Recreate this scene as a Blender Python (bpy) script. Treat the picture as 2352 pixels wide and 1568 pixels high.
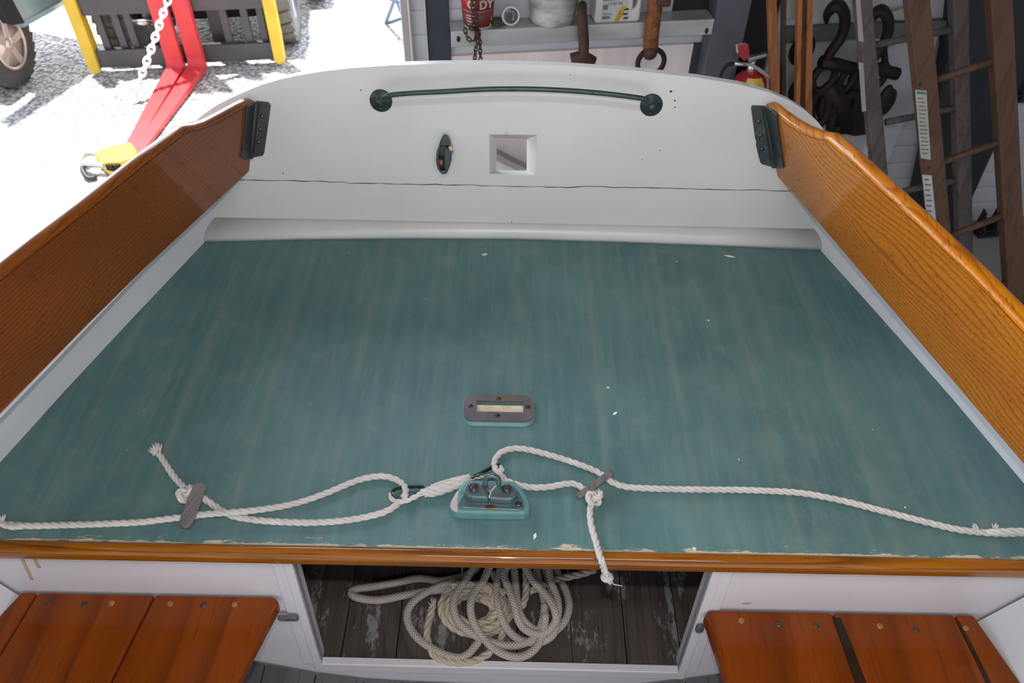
import bpy, bmesh, math, random
from mathutils import Vector, Matrix, geometry
random.seed(7)
for o in list(bpy.data.objects): bpy.data.objects.remove(o)
S = bpy.context.scene
COL = S.collection
PI = math.pi
V = Vector

# ---------------------------------------------------------------- camera
FPX = 1801.0                      # focal length in pixels at 2352 wide
PITCH, ROLL = math.radians(45), math.radians(1.1)
CAM = V((0, 0, 1.0))              # one metre above the stern deck
FW = V((0, math.cos(PITCH), -math.sin(PITCH)))
R0, U0 = V((1, 0, 0)), V((0, math.sin(PITCH), math.cos(PITCH)))
RT = R0*math.cos(ROLL)+U0*math.sin(ROLL)
UP = -R0*math.sin(ROLL)+U0*math.cos(ROLL)
cd = bpy.data.cameras.new('camera'); cam = bpy.data.objects.new('camera', cd); COL.objects.link(cam)
cd.sensor_width = 23.5; cd.lens = FPX/2352*23.5; cd.clip_start = .02; cd.clip_end = 200
cd.dof.use_dof = True; cd.dof.focus_distance = 1.35; cd.dof.aperture_fstop = 5.6
m = Matrix((RT, UP, -FW)).transposed().to_4x4(); m.translation = CAM
cam.matrix_world = m
S.camera = cam
# ---------------------------------------------------------------- light and exposure
S.view_settings.view_transform = 'Standard'; S.view_settings.look = 'None'
S.view_settings.gamma = 1; S.view_settings.use_curve_mapping = False
S.view_settings.exposure = 0.0
SKY, SUN, FLASH = 1.3, 11.0, 24.0
w = bpy.data.worlds.new('sky'); S.world = w; w.use_nodes = True
wn = w.node_tree.nodes; wl = w.node_tree.links
bg = wn['Background']; tc = wn.new('ShaderNodeTexCoord'); sx = wn.new('ShaderNodeSeparateXYZ')
cr = wn.new('ShaderNodeValToRGB'); cr.color_ramp.elements[0].position = 0; cr.color_ramp.elements[0].color = (1.0, 1.0, 1.0, 1)
cr.color_ramp.elements[1].position = .8; cr.color_ramp.elements[1].color = (.72, .82, 1.0, 1)
wl.new(tc.outputs['Generated'], sx.inputs[0]); wl.new(sx.outputs[2], cr.inputs[0]); wl.new(cr.outputs[0], bg.inputs[0])
# the hazy sky is brightest low down on the sun's side, beyond the forklift
vd = wn.new('ShaderNodeVectorMath'); vd.operation = 'DOT_PRODUCT'; wl.new(tc.outputs['Generated'], vd.inputs[0]); vd.inputs[1].default_value = (-.28, .93, .24)
mr = wn.new('ShaderNodeMapRange'); mr.interpolation_type = 'SMOOTHSTEP'; wl.new(vd.outputs['Value'], mr.inputs[0])
for i_, v_ in ((1, .25), (2, .95), (3, SKY), (4, SKY*7)): mr.inputs[i_].default_value = v_
wl.new(mr.outputs[0], bg.inputs[1])
sl = bpy.data.lights.new('sun', 'SUN'); sl.energy = SUN; sl.angle = math.radians(1.5); sl.color = (1, .97, .92)
so = bpy.data.objects.new('sun', sl); COL.objects.link(so)
so.rotation_euler = V((.13, -.14, -1)).to_track_quat('-Z', 'Y').to_euler()
fl = bpy.data.lights.new('camera_flash', 'SPOT'); fl.energy = FLASH; fl.shadow_soft_size = .014
fl.spot_size = math.radians(120); fl.spot_blend = .35; fl.color = (1, .985, .96)
fo = bpy.data.objects.new('camera_flash', fl); COL.objects.link(fo)
fo.location = CAM + UP*.095 + FW*(-.02); fo.rotation_euler = FW.to_track_quat('-Z', 'Y').to_euler()

# the shed's tube lamp hanging above and just behind the photographer
tl_ = bpy.data.lights.new('tube_lamp', 'AREA'); tl_.shape = 'RECTANGLE'; tl_.size = 1.2; tl_.size_y = .12; tl_.energy = 11; tl_.color = (1, .98, .95)
tlo = bpy.data.objects.new('tube_lamp', tl_); COL.objects.link(tlo)
tlo.location = (.25, -.15, 1.95); tlo.rotation_euler = V((0, .9, -1.3)).to_track_quat('-Z', 'Y').to_euler()

# ---------------------------------------------------------------- measuring helpers (pixel ray met with a real plane)
def ray(px, py): return FW + RT*((px-1176)/FPX) - UP*((py-784)/FPX)
def pz(px, py, z=0.0):
    d = ray(px, py); t = (z-CAM.z)/d.z; return CAM+d*t
def U(px, py, P, n):
    d = ray(px, py); n = V(n); return CAM + d*((V(P)-CAM).dot(n)/d.dot(n))
def py_(px, py, y): return U(px, py, (0, y, 0), (0, 1, 0))
WY = math.radians(9); WD = V((math.cos(WY), math.sin(WY), 0)); WN = V((-math.sin(WY), math.cos(WY), 0))
WP = V((-.255, 2.90, 0))
def W(px, py, off=0.0): return U(px, py, WP-WN*off, WN)      # wall plane, off = metres in front of it
TR = math.radians(10); TN = V((0, math.cos(TR), -math.sin(TR))); TU = V((0, math.sin(TR), math.cos(TR)))
TP = V((0, 1.317, 0))
def T(px, py, off=0.0): return U(px, py, TP-TN*off, TN)      # transom inner face, off = towards the camera

# ---------------------------------------------------------------- mesh builder
class MB:
    def __init__(s): s.v = []; s.f = []; s.sm = []; s.uv = {}
    def add(s, vs, fs, smooth=False, uvs=None):
        b = len(s.v); s.v += [V(v) for v in vs]
        for k, f in enumerate(fs):
            s.f.append([i+b for i in f]); s.sm.append(smooth)
            if uvs: s.uv[len(s.f)-1] = [uvs[i] for i in f] if not isinstance(uvs, dict) else uvs[k]
        return s
    def box(s, c, size, rot=None, smooth=False):
        c = V(c); a, b, d = [x/2 for x in size]
        vs = [V((x, y, z)) for x in (-a, a) for y in (-b, b) for z in (-d, d)]
        if rot is not None: vs = [rot @ v for v in vs]
        return s.add([c+v for v in vs], [(0, 1, 3, 2), (4, 6, 7, 5), (0, 4, 5, 1), (2, 3, 7, 6), (0, 2, 6, 4), (1, 5, 7, 3)], smooth)
    def prism(s, pts, ext, pts2=None):
        """closed polygon pts (3d, planar) pushed along ext"""
        n = len(pts); a = [V(p) for p in pts]; b = [V(p) for p in pts2] if pts2 else [p+V(ext) for p in a]
        return s.add(a+b, [tuple(range(n))[::-1], tuple(range(n, 2*n))]+[(i, (i+1) % n, n+(i+1) % n, n+i) for i in range(n)])
    def holed(s, outer, hole, ext, hole2=None):
        """plate with a hole, thickness ext; hole2 = the hole on the far face"""
        outer = [V(p) for p in outer]; hole = [V(p) for p in hole]; ext = V(ext)
        tri = geometry.tessellate_polygon([outer, hole])
        allp = outer+hole; far = [p+ext for p in outer]+([V(p) for p in hole2] if hole2 else [p+ext for p in hole])
        n = len(allp); no = len(outer); nh = len(hole)
        fs = [tuple(t) for t in tri]+[tuple(i+n for i in t[::-1]) for t in tri]
        fs += [(i, (i+1) % no, n+(i+1) % no, n+i) for i in range(no)]
        fs += [(no+i, n+no+i, n+no+(i+1) % nh, no+(i+1) % nh) for i in range(nh)]
        return s.add(allp+far, fs)
    def tube(s, path, r, seg=10, closed=False, cap=True, flat=None, uvscale=None):
        P = [V(p) for p in path]; n = len(P)
        rr = r if isinstance(r, (list, tuple)) else [r]*n
        T_ = []
        for i in range(n):
            a = P[(i-1) % n] if (closed or i > 0) else P[i]; b = P[(i+1) % n] if (closed or i < n-1) else P[i]
            t = b-a; T_.append(t.normalized() if t.length > 1e-9 else V((0, 0, 1)))
        up = V((0, 0, 1)) if abs(T_[0].z) < .9 else V((1, 0, 0))
        N = (up-T_[0]*up.dot(T_[0])).normalized(); vs = []; uv = []; L = 0
        for i in range(n):
            N = (N-T_[i]*N.dot(T_[i])).normalized(); B = T_[i].cross(N)
            if i: L += (P[i]-P[i-1]).length
            for k in range(seg):
                a = 2*PI*k/seg
                fx, fy = (1, 1) if flat is None else flat
                vs.append(P[i]+N*math.cos(a)*rr[i]*fx+B*math.sin(a)*rr[i]*fy)
        fs = []; uvd = {}; m_ = n if closed else n-1
        lens = [0]
        for i in range(n): lens.append(lens[-1]+(P[(i+1) % n]-P[i]).length)
        for i in range(m_):
            for k in range(seg):
                j = (i+1) % n; k2 = (k+1) % seg
                fs.append((i*seg+k, i*seg+k2, j*seg+k2, j*seg+k))
                if uvscale: uvd[len(fs)-1] = [(lens[i], k/seg), (lens[i], (k+1)/seg), (lens[i+1], (k+1)/seg), (lens[i+1], k/seg)]
        if cap and not closed:
            fs.append(tuple(range(seg))[::-1]); fs.append(tuple(range((n-1)*seg, n*seg)))
            if uvscale:
                uvd[len(fs)-2] = [(0, 0)]*seg; uvd[len(fs)-1] = [(0, 0)]*seg
        return s.add(vs, fs, True, uvd if uvscale else None)
    def lathe(s, prof, c=(0, 0, 0), axis=(0, 0, 1), seg=32, smooth=True, arc=None):
        q = V((0, 0, 1)).rotation_difference(V(axis).normalized()); c = V(c); vs = []; n = len(prof)
        for r, z in prof:
            for k in range(seg):
                a = 2*PI*k/seg; vs.append(c+q @ V((r*math.cos(a), r*math.sin(a), z)))
        fs = [(i*seg+k, i*seg+(k+1) % seg, (i+1)*seg+(k+1) % seg, (i+1)*seg+k) for i in range(n-1) for k in range(seg)]
        if prof[0][0] > 1e-6: fs.append(tuple(range(seg))[::-1])
        if prof[-1][0] > 1e-6: fs.append(tuple(range((n-1)*seg, n*seg)))
        return s.add(vs, fs, smooth)
    def torus(s, c, R, r, axis=(0, 0, 1), n=32, seg=10, sx=1.0, rot=0, uv=False):
        q = V((0, 0, 1)).rotation_difference(V(axis).normalized()); c = V(c)
        return s.tube([c+q @ (Matrix.Rotation(rot, 3, 'Z') @ V((R*sx*math.cos(2*PI*i/n), R*math.sin(2*PI*i/n), 0))) for i in range(n)], r, seg, True)
    def ball(s, c, r, sc=(1, 1, 1), seg=16, rot=None):
        vs = []; c = V(c); h = seg//2
        for i in range(h+1):
            for k in range(seg):
                t = PI*i/h; a = 2*PI*k/seg
                p = V((r*math.sin(t)*math.cos(a)*sc[0], r*math.sin(t)*math.sin(a)*sc[1], r*math.cos(t)*sc[2]))
                vs.append(c+(rot @ p if rot is not None else p))
        return s.add(vs, [(i*seg+k, (i+1)*seg+k, (i+1)*seg+(k+1) % seg, i*seg+(k+1) % seg) for i in range(h) for k in range(seg)], True)
    def build(s, name, mats, parent=None, bevel=0, segs=2, base=None, smooth_angle=None):
        me = bpy.data.meshes.new(name)
        b = V(base) if base is not None else (V(parent['_b']) if parent is not None and '_b' in parent else V((0, 0, 0)))
        me.from_pydata([tuple(v-b) for v in s.v], [], s.f)
        for p, sm in zip(me.polygons, s.sm): p.use_smooth = sm
        if s.uv:
            lay = me.uv_layers.new(name='UVMap')
            for fi, uvs in s.uv.items():
                for li, uv in zip(me.polygons[fi].loop_indices, uvs): lay.data[li].uv = uv
        bm = bmesh.new(); bm.from_mesh(me); bmesh.ops.remove_doubles(bm, verts=bm.verts, dist=1e-6)
        bmesh.ops.recalc_face_normals(bm, faces=bm.faces); bm.to_mesh(me); bm.free()
        o = bpy.data.objects.new(name, me); COL.objects.link(o)
        me.materials.append(mats)
        if parent is not None:
            o.parent = parent; o['_b'] = list(b)
        else:
            o.location = b; o['_b'] = list(b)
        if bevel:
            md = o.modifiers.new('bevel', 'BEVEL'); md.width = bevel; md.segments = segs; md.limit_method = 'ANGLE'; md.angle_limit = math.radians(35)
            md.harden_normals = False
        return o
def tag(o, label=None, cat=None, group=None, kind=None):
    if label: o['label'] = label
    if cat: o['category'] = cat
    if group: o['group'] = group
    if kind: o['kind'] = kind
    return o
def thing(name, label, cat, base=(0, 0, 0), group=None):
    o = bpy.data.objects.new(name, None); COL.objects.link(o); o.location = base; o['_b'] = list(base)
    o.empty_display_size = .05
    return tag(o, label, cat, group)
def copy_tree(o, parent=None):
    c = o.copy(); COL.objects.link(c); c.parent = parent
    for ch in list(o.children): copy_tree(ch, c)
    return c
def spline(pts, ds=.003, closed=False, z=None):
    P = [V(p) for p in pts]; n = len(P); out = []
    m_ = n if closed else n-1
    for i in range(m_):
        if closed: a, b, c, d = P[(i-1) % n], P[i], P[(i+1) % n], P[(i+2) % n]
        else: a, b, c, d = P[max(i-1, 0)], P[i], P[i+1], P[min(i+2, n-1)]
        k = max(2, int((c-b).length/ds))
        for j in range(k):
            t = j/k
            out.append(.5*((2*b)+(c-a)*t+(2*a-5*b+4*c-d)*t*t+(3*b-a-3*c+d)*t**3))
    if not closed: out.append(P[-1])
    return out
def resample(path, ds):
    out = [path[0]]; acc = 0
    for a, b in zip(path, path[1:]):
        L = (b-a).length; 
        if L < 1e-9: continue
        while acc+L >= ds:
            t = (ds-acc)/L; a = a.lerp(b, t); out.append(a.copy()); L = (b-a).length; acc = 0
            if L < 1e-9: break
        acc += L
    return out
def laid(mb, path, R, pitch=None, ds=.0022, seg=7, phase=0):
    """three-strand laid rope along a path"""
    P = resample(path, ds); n = len(P); pitch = pitch or R*7.2
    N = None; fr = []
    for i in range(n):
        t = (P[min(i+1, n-1)]-P[max(i-1, 0)]).normalized()
        if N is None: N = t.orthogonal().normalized()
        N = (N-t*N.dot(t)).normalized(); fr.append((t, N, t.cross(N)))
    for k in range(3):
        pts = []
        for i in range(n):
            a = 2*PI*(i*ds/pitch+k/3)+phase; t, N_, B = fr[i]
            pts.append(P[i]+(N_*math.cos(a)+B*math.sin(a))*R*.47)
        mb.tube(pts, R*.56, seg, uvscale=1)
def fray(mb, p, d, r, n=22, L=.02, spread=.8):
    d = V(d).normalized()
    for i in range(n):
        q = (d+V((random.uniform(-1, 1), random.uniform(-1, 1), random.uniform(-.3, 1)))*spread).normalized()
        b = V(p)+V((random.uniform(-1, 1), random.uniform(-1, 1), random.uniform(-1, 1)))*r*.5
        mb.tube([b, b+q*L*.5+d*L*.1, b+(q*.8+d*.3)*L*random.uniform(.7, 1)], [r*.3, r*.25, r*.12], 5)

# ---------------------------------------------------------------- materials
def new_mat(name):
    m = bpy.data.materials.new(name); m.use_nodes = True
    return m, m.node_tree.nodes, m.node_tree.links, m.node_tree.nodes['Principled BSDF']
def nd(ns, t, **k):
    n = ns.new(t)
    for a, b in k.items(): setattr(n, a, b)
    return n
def coords(ns, ls, scale=(1, 1, 1), rot=(0, 0, 0), out='Object', loc=(0, 0, 0)):
    tc = ns.new('ShaderNodeTexCoord')
    r = ns.new('ShaderNodeMapping'); r.inputs['Rotation'].default_value = rot; r.inputs['Location'].default_value = loc
    ls.new(tc.outputs[out], r.inputs[0])
    q = ns.new('ShaderNodeMapping'); q.inputs['Scale'].default_value = scale
    ls.new(r.outputs[0], q.inputs[0]); return q.outputs[0]
def noise(ns, ls, vec, scale, detail=4, rough=.55, dist=0):
    n = ns.new('ShaderNodeTexNoise'); n.inputs['Scale'].default_value = scale; n.inputs['Detail'].default_value = detail
    n.inputs['Roughness'].default_value = rough; n.inputs['Distortion'].default_value = dist
    if vec is not None: ls.new(vec, n.inputs['Vector'])
    return n.outputs['Fac']
def ramp(ns, ls, fac, stops):
    r = ns.new('ShaderNodeValToRGB'); e = r.color_ramp.elements
    while len(e) < len(stops): e.new(.5)
    for el, (p, c) in zip(e, stops):
        el.position = p; el.color = (c, c, c, 1) if isinstance(c, (int, float)) else (*c, 1)
    ls.new(fac, r.inputs[0]); return r.outputs[0]
def mix(ns, ls, fac, a, b, mode='MIX'):
    n = ns.new('ShaderNodeMix'); n.data_type = 'RGBA'; n.blend_type = mode
    for k, v in ((0, fac), (6, a), (7, b)):
        if hasattr(v, 'type'): ls.new(v, n.inputs[k])
        elif k == 0: n.inputs[0].default_value = v
        else: n.inputs[k].default_value = (*v, 1)
    return n.outputs[2]
def mth(ns, ls, op, a, b=0.0):
    n = ns.new('ShaderNodeMath'); n.operation = op
    for i, v in enumerate((a, b)):
        if hasattr(v, 'type'): ls.new(v, n.inputs[i])
        else: n.inputs[i].default_value = v
    return n.outputs[0]
def bump(ns, ls, bs, h, strength=.3, dist=.002):
    n = ns.new('ShaderNodeBump'); n.inputs['Strength'].default_value = strength; n.inputs['Distance'].default_value = dist
    ls.new(h, n.inputs['Height']); ls.new(n.outputs[0], bs.inputs['Normal'])
def plain(name, col, rough=.5, metal=0.0, var=.25, scale=12, col2=None, bstr=.2, bscale=80, coat=0, spec=.5, stretch=(1, 1, 1)):
    m, ns, ls, b = new_mat(name)
    v = coords(ns, ls, stretch)
    c2 = col2 or tuple(c*(1-var) for c in col)
    f = ramp(ns, ls, noise(ns, ls, v, scale), [(.38, 0.0), (.64, 1.0)])
    ls.new(mix(ns, ls, f, col, c2), b.inputs['Base Color'])
    b.inputs['Roughness'].default_value = rough; b.inputs['Metallic'].default_value = metal
    b.inputs['Coat Weight'].default_value = coat; b.inputs['Coat Roughness'].default_value = .05
    b.inputs['Specular IOR Level'].default_value = spec
    if bstr: bump(ns, ls, b, noise(ns, ls, v, bscale), bstr, .001)
    return m
def deck_mat():
    m, ns, ls, b = new_mat('teal_deck_paint')
    v = coords(ns, ls)
    base = mix(ns, ls, ramp(ns, ls, noise(ns, ls, v, 5, 5, .6), [(.3, 0.), (.7, 1.)]), (.052, .120, .122), (.088, .172, .167))
    base = mix(ns, ls, ramp(ns, ls, noise(ns, ls, v, 16, 6, .7), [(.50, 0.), (.75, .5)]), base, (.15, .20, .19))
    base = mix(ns, ls, ramp(ns, ls, noise(ns, ls, v, 2.2, 3, .5), [(.50, 0.), (.72, .45)]), base, (.045, .115, .125))
    # brushed, faintly chalky streaks running fore and aft
    vs = coords(ns, ls, (55, 4, 1)); st = ramp(ns, ls, noise(ns, ls, vs, 1, 6, .7), [(.45, 0.), (.8, .55)])
    base = mix(ns, ls, st, base, (.16, .24, .23))
    va = coords(ns, ls, (9, 26, 1), (0, 0, .5)); st = ramp(ns, ls, noise(ns, ls, va, 1, 6, .75), [(.56, 0.), (.8, .35)])
    base = mix(ns, ls, st, base, (.19, .25, .23))
    # the seams of the planks below telegraph through as pale brownish lines
    sep = ns.new('ShaderNodeSeparateXYZ'); ls.new(v, sep.inputs[0])
    wob = noise(ns, ls, v, 4, 2)
    xx = mth(ns, ls, 'ADD', sep.outputs[0], mth(ns, ls, 'MULTIPLY', mth(ns, ls, 'SUBTRACT', wob, .5), .020))
    fr = mth(ns, ls, 'ABSOLUTE', mth(ns, ls, 'SUBTRACT', mth(ns, ls, 'FRACT', mth(ns, ls, 'ADD', mth(ns, ls, 'DIVIDE', xx, .138), 20.44)), .5))
    seam = ramp(ns, ls, fr, [(.0, .34), (.04, .12), (.09, .0)])
    seam = mth(ns, ls, 'MULTIPLY', seam, ramp(ns, ls, noise(ns, ls, v, 14, 5), [(.35, .1), (.6, 1.)]))
    base = mix(ns, ls, seam, base, (.20, .23, .19))
    # worn, darker stains
    for (cx, cy, r, k) in ((-.135, 1.055, .085, .32), (-.29, .85, .05, .2), (.36, .82, .06, .15), (-.36, 1.08, .09, .15)):
        d = ns.new('ShaderNodeVectorMath'); d.operation = 'DISTANCE'; ls.new(v, d.inputs[0]); d.inputs[1].default_value = (cx, cy, 0)
        dd = mth(ns, ls, 'ADD', d.outputs['Value'], mth(ns, ls, 'MULTIPLY', mth(ns, ls, 'SUBTRACT', noise(ns, ls, v, 14, 4), .5), .12))
        base = mix(ns, ls, ramp(ns, ls, dd, [(r*.3, k), (r*1.25, 0.)]), base, (.035, .095, .11))
    # white paint specks
    vo = ns.new('ShaderNodeTexVoronoi'); vo.inputs['Scale'].default_value = 30; ls.new(v, vo.inputs['Vector'])
    rnd = ns.new('ShaderNodeSeparateColor'); ls.new(vo.outputs['Color'], rnd.inputs[0])
    sp = mth(ns, ls, 'LESS_THAN', vo.outputs['Distance'], mth(ns, ls, 'MULTIPLY', mth(ns, ls, 'SUBTRACT', rnd.outputs[0], .62), .22))
    side = ramp(ns, ls, mth(ns, ls, 'ADD', sep.outputs[0], .5), [(.35, .15), (.75, 1.)])
    base = mix(ns, ls, mth(ns, ls, 'MULTIPLY', sp, side), base, (.6, .62, .58))
    # paint worn through to bare filler along the front edge
    ve = coords(ns, ls, (16, 130, 1)); ne = noise(ns, ls, ve, 1, 7, .72)
    edge = mth(ns, ls, 'SUBTRACT', sep.outputs[1], .5795)
    thr = mth(ns, ls, 'ADD', ramp(ns, ls, edge, [(0., .42), (.006, .56), (.016, .64), (.026, .8)]), 0.)
    wear = ramp(ns, ls, mth(ns, ls, 'SUBTRACT', ne, thr), [(.0, 0.), (.015, 1.)])
    base = mix(ns, ls, wear, base, (.50, .42, .30))
    dk = ramp(ns, ls, edge, [(0.0, .8), (.0035, 0.)])
    base = mix(ns, ls, dk, base, (.03, .035, .02))
    ls.new(base, b.inputs['Base Color']); b.inputs['Roughness'].default_value = .46
    ls.new(ramp(ns, ls, noise(ns, ls, v, 20, 5), [(.3, .5), (.7, .64)]), b.inputs['Roughness'])
    hb = mth(ns, ls, 'ADD', noise(ns, ls, v, 120, 3), mth(ns, ls, 'MULTIPLY', wear, -1.5))
    bump(ns, ls, b, hb, .22, .0012)
    return m
def white_mat(name, col=(.52, .52, .505), dirt=.5, seed=0, rough=.34, stain=(.40, .33, .18), streak=(1, 1, 1)):
    m, ns, ls, b = new_mat(name)
    v = coords(ns, ls, (1, 1, 1), loc=(seed, seed*.7, 0))
    c = mix(ns, ls, ramp(ns, ls, noise(ns, ls, v, 6, 4), [(.35, 0.), (.7, 1.)]), col, tuple(x*.93 for x in col))
    n2 = noise(ns, ls, v, 30, 5)
    c = mix(ns, ls, ramp(ns, ls, n2, [(.68, 0.), (.78, dirt*.35)]), c, stain)
    vo = ns.new('ShaderNodeTexVoronoi'); vo.inputs['Scale'].default_value = 17; ls.new(v, vo.inputs['Vector'])
    rnd = ns.new('ShaderNodeSeparateColor'); ls.new(vo.outputs['Color'], rnd.inputs[0])
    sp = mth(ns, ls, 'LESS_THAN', vo.outputs['Distance'], mth(ns, ls, 'MULTIPLY', mth(ns, ls, 'SUBTRACT', rnd.outputs[1], .78), .16*dirt))
    c = mix(ns, ls, sp, c, (.06, .06, .05))
    ls.new(c, b.inputs['Base Color']); b.inputs['Roughness'].default_value = rough
    vb = coords(ns, ls, streak)
    bump(ns, ls, b, noise(ns, ls, vb, 60, 3), .12, .0015)
    return m
def wood(name, c1, c2, c3, along='y', rz=0.0, freq=55, dist=1.6, coat=1.0, rough=.35, pore=.5, sc=1.0, knots=False, coatr=.04, seed=0.0, patch=None, st=None, lin=None):
    """grain runs along an axis of the part; c1 light, c2 mid, c3 dark line colour"""
    m, ns, ls, b = new_mat(name)
    st = st or {'x': (.9, 7, 7), 'y': (7, .9, 7), 'z': (7, 7, .9)}[along]
    v = coords(ns, ls, tuple(s_*sc for s_ in st), (0, 0, rz), loc=(seed, seed*1.3, seed*.7))
    big = noise(ns, ls, v, .55, 2 if lin else 3, .45, .15 if lin else .6)
    ringv = mth(ns, ls, 'MULTIPLY', big, freq)
    if lin:
        lo_ = coords(ns, ls); ls_p = ns.new('ShaderNodeSeparateXYZ'); ls.new(lo_, ls_p.inputs[0])
        ringv = mth(ns, ls, 'ADD', ringv, mth(ns, ls, 'MULTIPLY', ls_p.outputs[lin[0]], lin[1]))
    s_ = mth(ns, ls, 'FRACT', ringv)
    line = ramp(ns, ls, s_, [(.0, .0), (.55, .1), (.88, 1.), (1., 0.)])
    tone = ramp(ns, ls, noise(ns, ls, v, .9, 5, .6), [(.3, 0.), (.72, 1.)])
    c = mix(ns, ls, tone, c1, c2)
    c = mix(ns, ls, mth(ns, ls, 'MULTIPLY', line, .62), c, c3)
    ps = {'x': (10, 300, 300), 'y': (300, 10, 300), 'z': (300, 300, 10)}[along]
    vp = coords(ns, ls, ps, (0, 0, rz)); pr = noise(ns, ls, vp, 1, 2, .5)
    c = mix(ns, ls, ramp(ns, ls, pr, [(.56, 0.), (.72, pore)]), c, tuple(x*.45 for x in c3))
    if patch:
        pv = coords(ns, ls, {'x': (7, 22, 22), 'y': (22, 7, 22), 'z': (22, 22, 7)}[along], (0, 0, rz), loc=(seed, 0, 0))
        c = mix(ns, ls, ramp(ns, ls, noise(ns, ls, pv, 1, 7, .75), [(.56, 0.), (.61, .7)]), c, patch)
    ls.new(c, b.inputs['Base Color']); b.inputs['Roughness'].default_value = rough; b.inputs['Specular IOR Level'].default_value = .12 if coat else .3
    b.inputs['Coat Weight'].default_value = coat; b.inputs['Coat Roughness'].default_value = coatr
    bump(ns, ls, b, pr, .12 if coat else .5, .0006)
    return m
def metal_patina(name, c1, c2, c3, rough=.45, metal=.5, scale=45, seed=0):
    m, ns, ls, b = new_mat(name); v = coords(ns, ls, loc=(seed, seed, 0))
    c = mix(ns, ls, ramp(ns, ls, noise(ns, ls, v, scale, 5), [(.35, 0.), (.6, 1.)]), c1, c2)
    c = mix(ns, ls, ramp(ns, ls, noise(ns, ls, v, scale*.6, 4, .6, .5), [(.56, 0.), (.68, .9)]), c, c3)
    ls.new(c, b.inputs['Base Color']); b.inputs['Roughness'].default_value = rough; b.inputs['Metallic'].default_value = metal
    bump(ns, ls, b, noise(ns, ls, v, 220, 3), .35, .0006)
    return m
def rope_mat(name, c1, c2, uvfleck=None, fleck=(.05, .06, .08)):
    m, ns, ls, b = new_mat(name); v = coords(ns, ls)
    c = mix(ns, ls, ramp(ns, ls, noise(ns, ls, v, 28, 5), [(.35, 0.), (.7, 1.)]), c1, c2)
    if uvfleck:
        uv = coords(ns, ls, (1, 1, 1), out='UV'); sep = ns.new('ShaderNodeSeparateXYZ'); ls.new(uv, sep.inputs[0])
        a = mth(ns, ls, 'ADD', mth(ns, ls, 'DIVIDE', sep.outputs[0], uvfleck), mth(ns, ls, 'MULTIPLY', sep.outputs[1], 6.0))
        d = mth(ns, ls, 'SUBTRACT', mth(ns, ls, 'DIVIDE', sep.outputs[0], uvfleck), mth(ns, ls, 'MULTIPLY', sep.outputs[1], 6.0))
        sa = mth(ns, ls, 'ABSOLUTE', mth(ns, ls, 'SINE', mth(ns, ls, 'MULTIPLY', a, PI)))
        sd = mth(ns, ls, 'ABSOLUTE', mth(ns, ls, 'SINE', mth(ns, ls, 'MULTIPLY', d, PI)))
        h = mth(ns, ls, 'MULTIPLY', sa, sd)
        c = mix(ns, ls, ramp(ns, ls, h, [(.0, 1.), (.30, 0.)]), c, fleck)
        bump(ns, ls, b, h, .8, .0012)
    else:
        uv = coords(ns, ls, (1400, 6, 1), (0, 0, 0), out='UV')
        bump(ns, ls, b, noise(ns, ls, uv, 1, 2), .35, .0006)
    ls.new(c, b.inputs['Base Color']); b.inputs['Roughness'].default_value = .75; b.inputs['Specular IOR Level'].default_value = .3
    b.inputs['Sheen Weight'].default_value = .1
    return m
def gravel_mat():
    m, ns, ls, b = new_mat('gravel'); v = coords(ns, ls)
    vo = ns.new('ShaderNodeTexVoronoi'); vo.inputs['Scale'].default_value = 42; ls.new(v, vo.inputs['Vector'])
    rnd = ns.new('ShaderNodeSeparateColor'); ls.new(vo.outputs['Color'], rnd.inputs[0])
    c = ramp(ns, ls, rnd.outputs[0], [(0., (.34, .33, .32)), (.25, (.50, .49, .48)), (1., (.68, .67, .65))])
    c = mix(ns, ls, ramp(ns, ls, noise(ns, ls, v, 3.5, 5), [(.3, 0.), (.75, .45)]), c, (.36, .34, .32))
    c = mix(ns, ls, ramp(ns, ls, vo.outputs['Distance'], [(.38, 0.), (.75, .9)]), c, (.15, .145, .14))
    ls.new(c, b.inputs['Base Color']); b.inputs['Roughness'].default_value = .9
    bump(ns, ls, b, mth(ns, ls, 'SUBTRACT', 1.0, vo.outputs['Distance']), .8, .012)
    return m
def streak_panel(name, col, along='z', sc=30, dark=.7, rough=.4, ribs=0.0, rz=0):
    m, ns, ls, b = new_mat(name)
    s3 = {'z': (sc, sc, 1.2), 'x': (1.2, sc, sc)}[along]
    v = coords(ns, ls, s3, (0, 0, rz))
    c = mix(ns, ls, ramp(ns, ls, noise(ns, ls, v, 1, 4), [(.3, 0.), (.7, 1.)]), col, tuple(x*dark for x in col))
    ls.new(c, b.inputs['Base Color']); b.inputs['Roughness'].default_value = rough
    if ribs:
        u = coords(ns, ls, (1, 1, 1), (0, 0, rz)); sep = ns.new('ShaderNodeSeparateXYZ'); ls.new(u, sep.inputs[0])
        ax = sep.outputs[2] if along == 'x' else sep.outputs[0]
        h = mth(ns, ls, 'POWER', mth(ns, ls, 'ABSOLUTE', mth(ns, ls, 'SINE', mth(ns, ls, 'MULTIPLY', ax, PI/ribs))), .25)
        bump(ns, ls, b, h, .7, .01)
    return m
M = {}
M['deck'] = deck_mat()
M['teal'] = plain('teal_paint', (.085, .205, .21), .4, 0, .3, 25, bstr=.3, bscale=60, col2=(.12, .24, .23))
M['white'] = white_mat('white_transom_paint', dirt=.6)
M['white2'] = white_mat('white_side_paint', (.62, .63, .66), .25, 3)
M['white3'] = white_mat('white_bulkhead_paint', (.62, .59, .62), .35, 6, .4, streak=(.08, 1, 1.6))
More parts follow.
